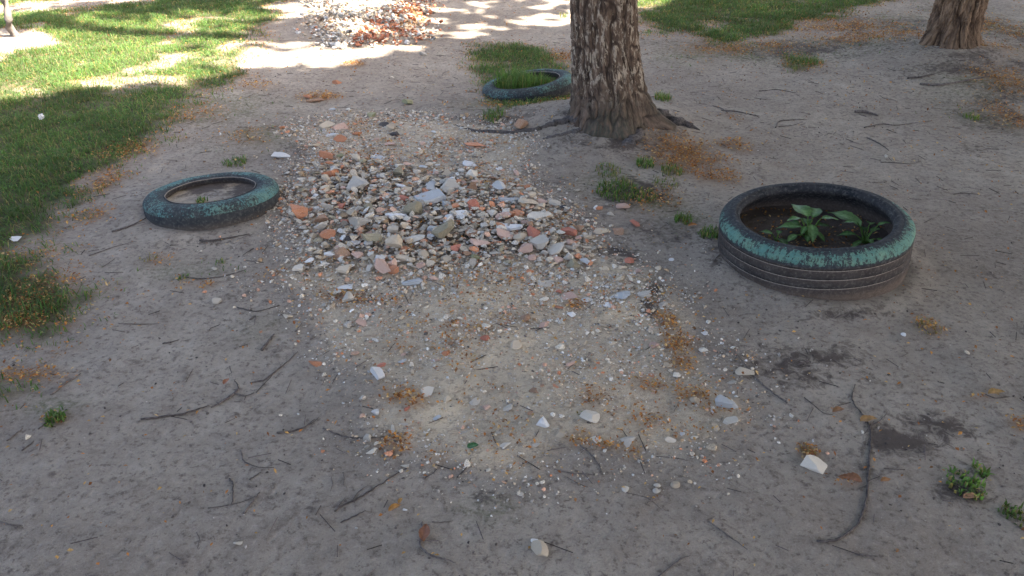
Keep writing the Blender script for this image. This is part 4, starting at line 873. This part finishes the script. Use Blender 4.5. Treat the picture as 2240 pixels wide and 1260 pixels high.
# ---------------------------------------------------------------- trees
def bark_mat(name, dark, mid_, flake, flake_amt, vs=1.):
    m = M(name, .9, .15); uv = m.n('ShaderNodeUVMap').outputs[0]
    def mp(sx, sy):
        q = m.n('ShaderNodeMapping'); q.inputs['Scale'].default_value = (sx, sy, 1); m.l(uv, q.inputs[0]); return q.outputs[0]
    a = m.noise(mp(42, 9 * vs), 1, 5, .65, .4); b = m.noise(mp(120, 30 * vs), 1, 4, .7); c3 = m.noise(mp(46, 13), 1, 5, .75, .5)
    c = m.mix(m.ramp(a, .36, .62), dark, mid_); c = m.mix(m.math('MULTIPLY', m.ramp(b, .5, .7), .6), c, dark)
    fr = m.attr('ridge')
    c = m.mix(m.math('MULTIPLY', m.ramp(fr, .50, .08), .9), c, dark)
    f = m.math('MULTIPLY', m.ramp(c3, .50, .56), m.ramp(fr, .40, .62)); f = m.math('MULTIPLY', f, m.ramp(b, .36, .50)); sx = m.n('ShaderNodeSeparateXYZ'); m.l(uv, sx.inputs[0]); f = m.math('MULTIPLY', f, m.ramp(sx.outputs[1], .10, .24, .1, 1))
    c = m.mix(m.math('MULTIPLY', f, flake_amt), c, flake)
    c = m.mix(m.math('MULTIPLY', m.attr('mossv'), m.ramp(b, .35, .55)), c, (.055, .060, .045))
    return m.done(c, m.bump(b, .004, .7, m.bump(a, .010, .8)))
def trunk(name, path, mat, parent, seed, flare, lobes, ridge_amp=.012, ridge_f=26, seg=420, rings=260, moss=.0, vf=5.):
    """path: list of (x,y,z,r) local; flare: (height, amount); lobes: [(angle deg, reach, width deg, height)]"""
    P = np.array(path, float); zs = np.concatenate([np.linspace(P[0, 2], 1.2, rings), np.linspace(1.2, P[-1, 2], 60)[1:]]) if P[-1, 2] > 1.3 else np.linspace(P[0, 2], P[-1, 2], rings)
    cx = np.interp(zs, P[:, 2], P[:, 0]); cy = np.interp(zs, P[:, 2], P[:, 1]); rr = np.interp(zs, P[:, 2], P[:, 3])
    a = np.arange(seg + 1) / seg * 2 * PI; A, Z = np.meshgrid(a, zs); Rd = np.repeat(rr[:, None], seg + 1, 1)
    Zp = np.maximum(Z, 0)
    Rd = Rd + flare[1] * np.exp(-Zp / flare[0])
    for (la, reach, wd_, ht) in lobes:
        dA = np.angle(np.exp(1j * (A - R(la)))); Rd = Rd + reach * np.exp(-(dA / R(wd_)) ** 2) * np.exp(-(Zp / ht) ** 1.1)
    cA, sA = np.cos(A), np.sin(A); K = ridge_f / (2 * PI)
    U = A / (2 * PI); N = ridge_f
    wv = .9 * vnp(U * N / 2, Z * 5, N // 2, seed + 9) + .4 * vnp(U * N, Z * 13, N, seed + 19)
    r1 = np.clip(np.abs(vnp(np.mod(U * N + wv, N), Z * vf, N, seed)) * 2.6, 0, 1) ** .7
    wv2 = wv * 2
    r2 = np.clip(np.abs(vnp(np.mod(U * 2 * N + wv2, 2 * N), Z * vf * 2.6, 2 * N, seed + 4)) * 2.6, 0, 1) ** .7
    rd = r1 * (.45 + .55 * r2); fine = vnp(U * 6 * N, Z * 60, 6 * N, seed + 2) * .6 + vnp(U * 12 * N, Z * 130, 12 * N, seed + 12) * .4
    Rd = Rd + ridge_amp * (rd - .5) + ridge_amp * .35 * fine + .012 * vn(cA * 1.5 + 4, sA * 1.5 + Z * 2.5, seed + 6)
    X = cx[:, None] + Rd * cA; Y = cy[:, None] + Rd * sA
    V = np.stack([X, Y, Z], -1).reshape(-1, 3); uv = np.stack([A / (2 * PI), Z], -1).reshape(-1, 2)
    me = mesh_np(name, V, grid_faces(len(zs), seg + 1), True, None, uv)
    at = me.attributes.new('ridge', 'FLOAT', 'POINT'); at.data.foreach_set('value', np.clip(rd + .2 * fine, 0, 1).ravel().astype(np.float32))
    at = me.attributes.new('mossv', 'FLOAT', 'POINT'); at.data.foreach_set('value', (moss * np.exp(-((Z - 0) / .14) ** 2) * np.clip(.6 + .8 * vn(cA * 2, sA * 2 + Z * 4, seed + 7), 0, 1)).ravel().astype(np.float32))
    return link(name, me, mat, parent)
def crown_leaves(P, size, colr):
    n = len(P); a = rng.uniform(0, 2 * PI, n); u = np.stack([np.cos(a), np.sin(a), rng.normal(0, .35, n)], 1); v = np.stack([-np.sin(a), np.cos(a), rng.normal(0, .35, n)], 1)
    L = (size / 2)[:, None]
    V = np.stack([P - u * L, P - v * L * .6, P + u * L, P + v * L * .6], 1).reshape(-1, 3)
    return V, np.arange(n * 4).reshape(-1, 4), np.repeat(colr, 4, 0)
def lcol(n): return np.array([.07, .12, .03]) * rng.uniform(.6, 1.5, (n, 1)) * rng.uniform(.9, 1.1, (n, 3))
def limbs(parent, root, targets, r0, mat=TWIG, seed=0):
    for i, t in enumerate(targets):
        m_ = (np.array(root) * .45 + np.array(t) * .55) + np.array([0, 0, -.25 * abs(t[2] - root[2]) * .3])
        V, F = tube([root, tuple(m_), t], [r0, r0 * .6, r0 * .15], 9, .03, seed + i); link('limb', pm('limb', V, F), mat, parent)
def high_crown(parent, c, rad, n, seed, clumps=34):
    r = np.random.default_rng(seed); d = r.normal(size=(clumps, 3)); d /= np.linalg.norm(d, axis=1)[:, None]; cc = np.array(c) + d * np.array(rad) * r.uniform(.35, 1, (clumps, 1))
    k = r.integers(0, clumps, n); P = cc[k] + r.normal(0, .33, (n, 3)) * min(rad) * .5
    V, F, C = crown_leaves(P, r.uniform(.05, .10, n) * 1.3, lcol(n)); link('crown', mesh_np('crown', V, F, False, C), CROWNM, parent)
    return [tuple(p) for p in cc[:7]]
# birch
BIRCH = bark_mat('birch_bark', (.036, .025, .019), (.175, .120, .085), (.40, .33, .25), .92)
bx0, by0 = .508, 4.02; b0 = Vector((bx0, by0, float(H(bx0, by0)) - .05))
bt = empty('birch_tree', b0); tag(bt, 'old rough-barked birch with pale flecks in the centre behind the rubble', 'tree')
trunk('trunk', [(0, 0, -.06, .19), (-.008, 0, .05, .178), (-.05, 0, .38, .160), (-.082, .005, .70, .148), (-.14, .02, 1.2, .140), (-.5, .1, 5, .11), (-.9, .2, 11, .05), (-1, .2, 14, .012)], BIRCH, bt, 5, (.10, .040),
      [(-18, .11, 14, .08), (-78, .05, 22, .09), (-115, .03, 16, .08), (-160, .025, 18, .07), (30, .06, 20, .1), (100, .05, 25, .1)], .013, 34, moss=.9, vf=9.)
def sroot(pts, r0, r1, seed):
    W3 = []
    for q in pts: p = G(q[0], q[1]); W3.append((p.x - b0.x, p.y - b0.y, p.z - b0.z + q[2]))
    V, F = tube(W3, [r0, (r0 + r1) / 2, r1], 12, .09, seed); me = pm('root', V, F)
    return link('root', me, ROOTM, bt)
ROOTM = twig_mat('root_bark', (.050, .042, .038), (.130, .110, .098))
sroot([(1290, 268, .02), (1240, 268, .006), (1200, 275, .002), (1160, 292, -.012)], .030, .008, 1)
sroot([(1290, 285, .01), (1250, 291, .0), (1200, 300, -.002), (1165, 305, -.01)], .017, .005, 2)
sroot([(1180, 284, .0), (1110, 290, -.001), (1040, 288, -.002), (1010, 276, -.004), (975, 270, -.006)], .015, .007, 3)
sroot([(1440, 262, .03), (1480, 268, .008), (1510, 277, -.002), (1535, 284, -.014)], .034, .010, 4)
sroot([(1395, 292, .0), (1378, 310, -.006), (1350, 327, -.016)], .030, .012, 6)
tg = high_crown(bt, (-1.0, .3, 14), (1.7, 1.7, 2.6), 6000, 3); limbs(bt, (-.75, .15, 9.5), tg, .04, BIRCH if False else ROOTM, 3)
# right tree
RB = bark_mat('furrowed_bark', (.060, .038, .026), (.250, .165, .105), (.36, .25, .165), .6, .45)
rx, ry = 2.96, 5.52; r0_ = Vector((rx, ry, float(H(rx, ry)) - .04))
rt = empty('furrowed_tree', r0_); tag(rt, 'tawny tree with deep lengthwise furrows in the top right corner', 'tree')
trunk('trunk', [(0, 0, -.08, .145), (.0, 0, .05, .140), (.0, 0, .38, .136), (.005, .005, .8, .132), (.01, .02, 1.2, .130), (.0, .1, 5, .12), (.1, .2, 11, .05), (.1, .2, 13, .012)], RB, rt, 15, (.06, .045),
      [(-170, .05, 16, .09), (-120, .03, 18, .08), (-60, .03, 20, .08), (-20, .04, 18, .08)], .026, 22, vf=2.4)
tg = high_crown(rt, (.1, .2, 13), (1.8, 1.8, 2.6), 6000, 8); limbs(rt, (.05, .15, 9), tg, .04, ROOTM, 8)
twig([(2010, 185), (2060, 188), (2110, 178), (2180, 165)], 7, 'long dark twig lying on soil in front of the right tree')
twig([(1985, 172), (2015, 170), (2045, 162)], 6, 'dark bark strip at the left foot of the right tree')
# young tree, top left
yp = G(37, 80); yt = empty('young_tree', yp); tag(yt, 'slender grey young tree trunk in a bare sandy ring, top left corner', 'tree')
m_ = M('young_bark', .8, .2); PP = m_.coord('Object'); YB = m_.done(m_.mix(m_.noise(PP, 30, 4), (.10, .085, .075), (.22, .19, .17)), m_.bump(m_.noise(PP, 60, 3), .004))
V, F = tube([(0, 0, -.05), (-.030, 0, .3), (-.09, .02, 1.0), (-.16, .05, 2.2), (-.2, .05, 3.6)], [.029, .027, .023, .018, .006], 14, .03, 4); link('trunk', pm('trunk', V, F), YB, yt)
tg = high_crown(yt, (-.3, .1, 3.7), (.6, .6, .9), 1500, 12, 14); limbs(yt, (-.17, .05, 2.6), tg[:5], .010, YB, 12)

# shade trees standing to the right and behind the viewer: their crowns shade the foreground
SC = SUN / SUN.z
gxx, gyy = np.meshgrid(np.arange(-7.5, 9, .10), np.arange(-3.5, 14, .10))
x = np.concatenate([gxx.ravel()] * 7); y = np.concatenate([gyy.ravel()] * 7)
x = x + rng.uniform(0, .12, len(x)); y = y + rng.uniform(0, .12, len(y)); n = len(x)
pxx, pyy = to_px(x, np.maximum(y, .9))
wob = .16 * fbm(x * 2.2, y * 2.2, 201, 3)
sd_ = sdf(SUNP, x, np.maximum(y, .3)) + wob
shade = 1 - sm(-.10, .10, sd_)
dap = np.clip(blob(x, y, DAP) * 1.25, 0, 1) * sm(-.22, .22, fbm(x * 3.5, y * 5, 211, 3) + .12)
shade = np.maximum(shade, dap * .75)
far = sm(7.6, 9.0, y); shade = np.maximum(shade, far * sm(-.1, .2, fbm(x * 1.2, y * 1.2, 221, 3)) * .8)
for (a_, b_, w_, h_) in ((112, 548, 95, 30), (22, 520, 60, 14), (1640, 822, 60, 12)):
    cx_, cy_ = flat(a_, b_); x1, _ = flat(a_ + w_ / 2, b_); _, y1 = flat(a_, b_ - h_); _, y2 = flat(a_, b_ + h_)
    shade = shade * (1 - (1 if w_ > 90 else .75) * np.exp(-(((x - cx_) / abs(x1 - cx_)) ** 2 + ((y - cy_) / (abs(y1 - y2) / 2)) ** 2) ** 1.5))
k = rng.random(n) < shade * 1.0
x, y = x[k], y[k]; n = len(x)
h = rng.uniform(4.6, 7.4, n)
Pc = np.stack([x + SC.x * h, y + SC.y * h, h], 1)
rooms = [(6.2, -.6), (3.2, -3.6), (8.8, 3.2), (6.5, 6.5), (1.5, -4.9), (11, -2.5)]
own = np.argmin([np.hypot(Pc[:, 0] - a, Pc[:, 1] - b) for a, b in rooms], 0)
spots = ['to the right behind the viewer', 'behind the viewer', 'to the right beyond the frame', 'beyond the right tree outside the frame', 'straight behind the viewer', 'far right outside the frame']
for i, (a, b) in enumerate(rooms):
    kk = own == i
    if kk.sum() < 50: continue
    base = np.array([a, b, float(H(a, b))]); o = empty('shade_tree', base); tag(o, 'leafy shade tree standing ' + spots[i], 'tree', 'trees around the clearing that shade it')
    Q = Pc[kk] - base; m = len(Q)
    V, F, C = crown_leaves(Q, rng.uniform(.16, .26, m), lcol(m)); link('crown', mesh_np('crown', V, F, False, C), CROWNM, o)
    trunk('trunk', [(0, 0, -.1, .2), (0, 0, .1, .19), (0, 0, 1.2, .17), (.1, .1, 4, .14), (.1, .1, 6, .06)], RB, o, 60 + i, (.08, .05), [], .02, 24, seg=90, rings=60)
    limbs(o, (.1, .1, 3.6), [tuple(q) for q in Q[rng.integers(0, m, 8)]], .06, ROOTM, 90 + i)
print('canopy', n)
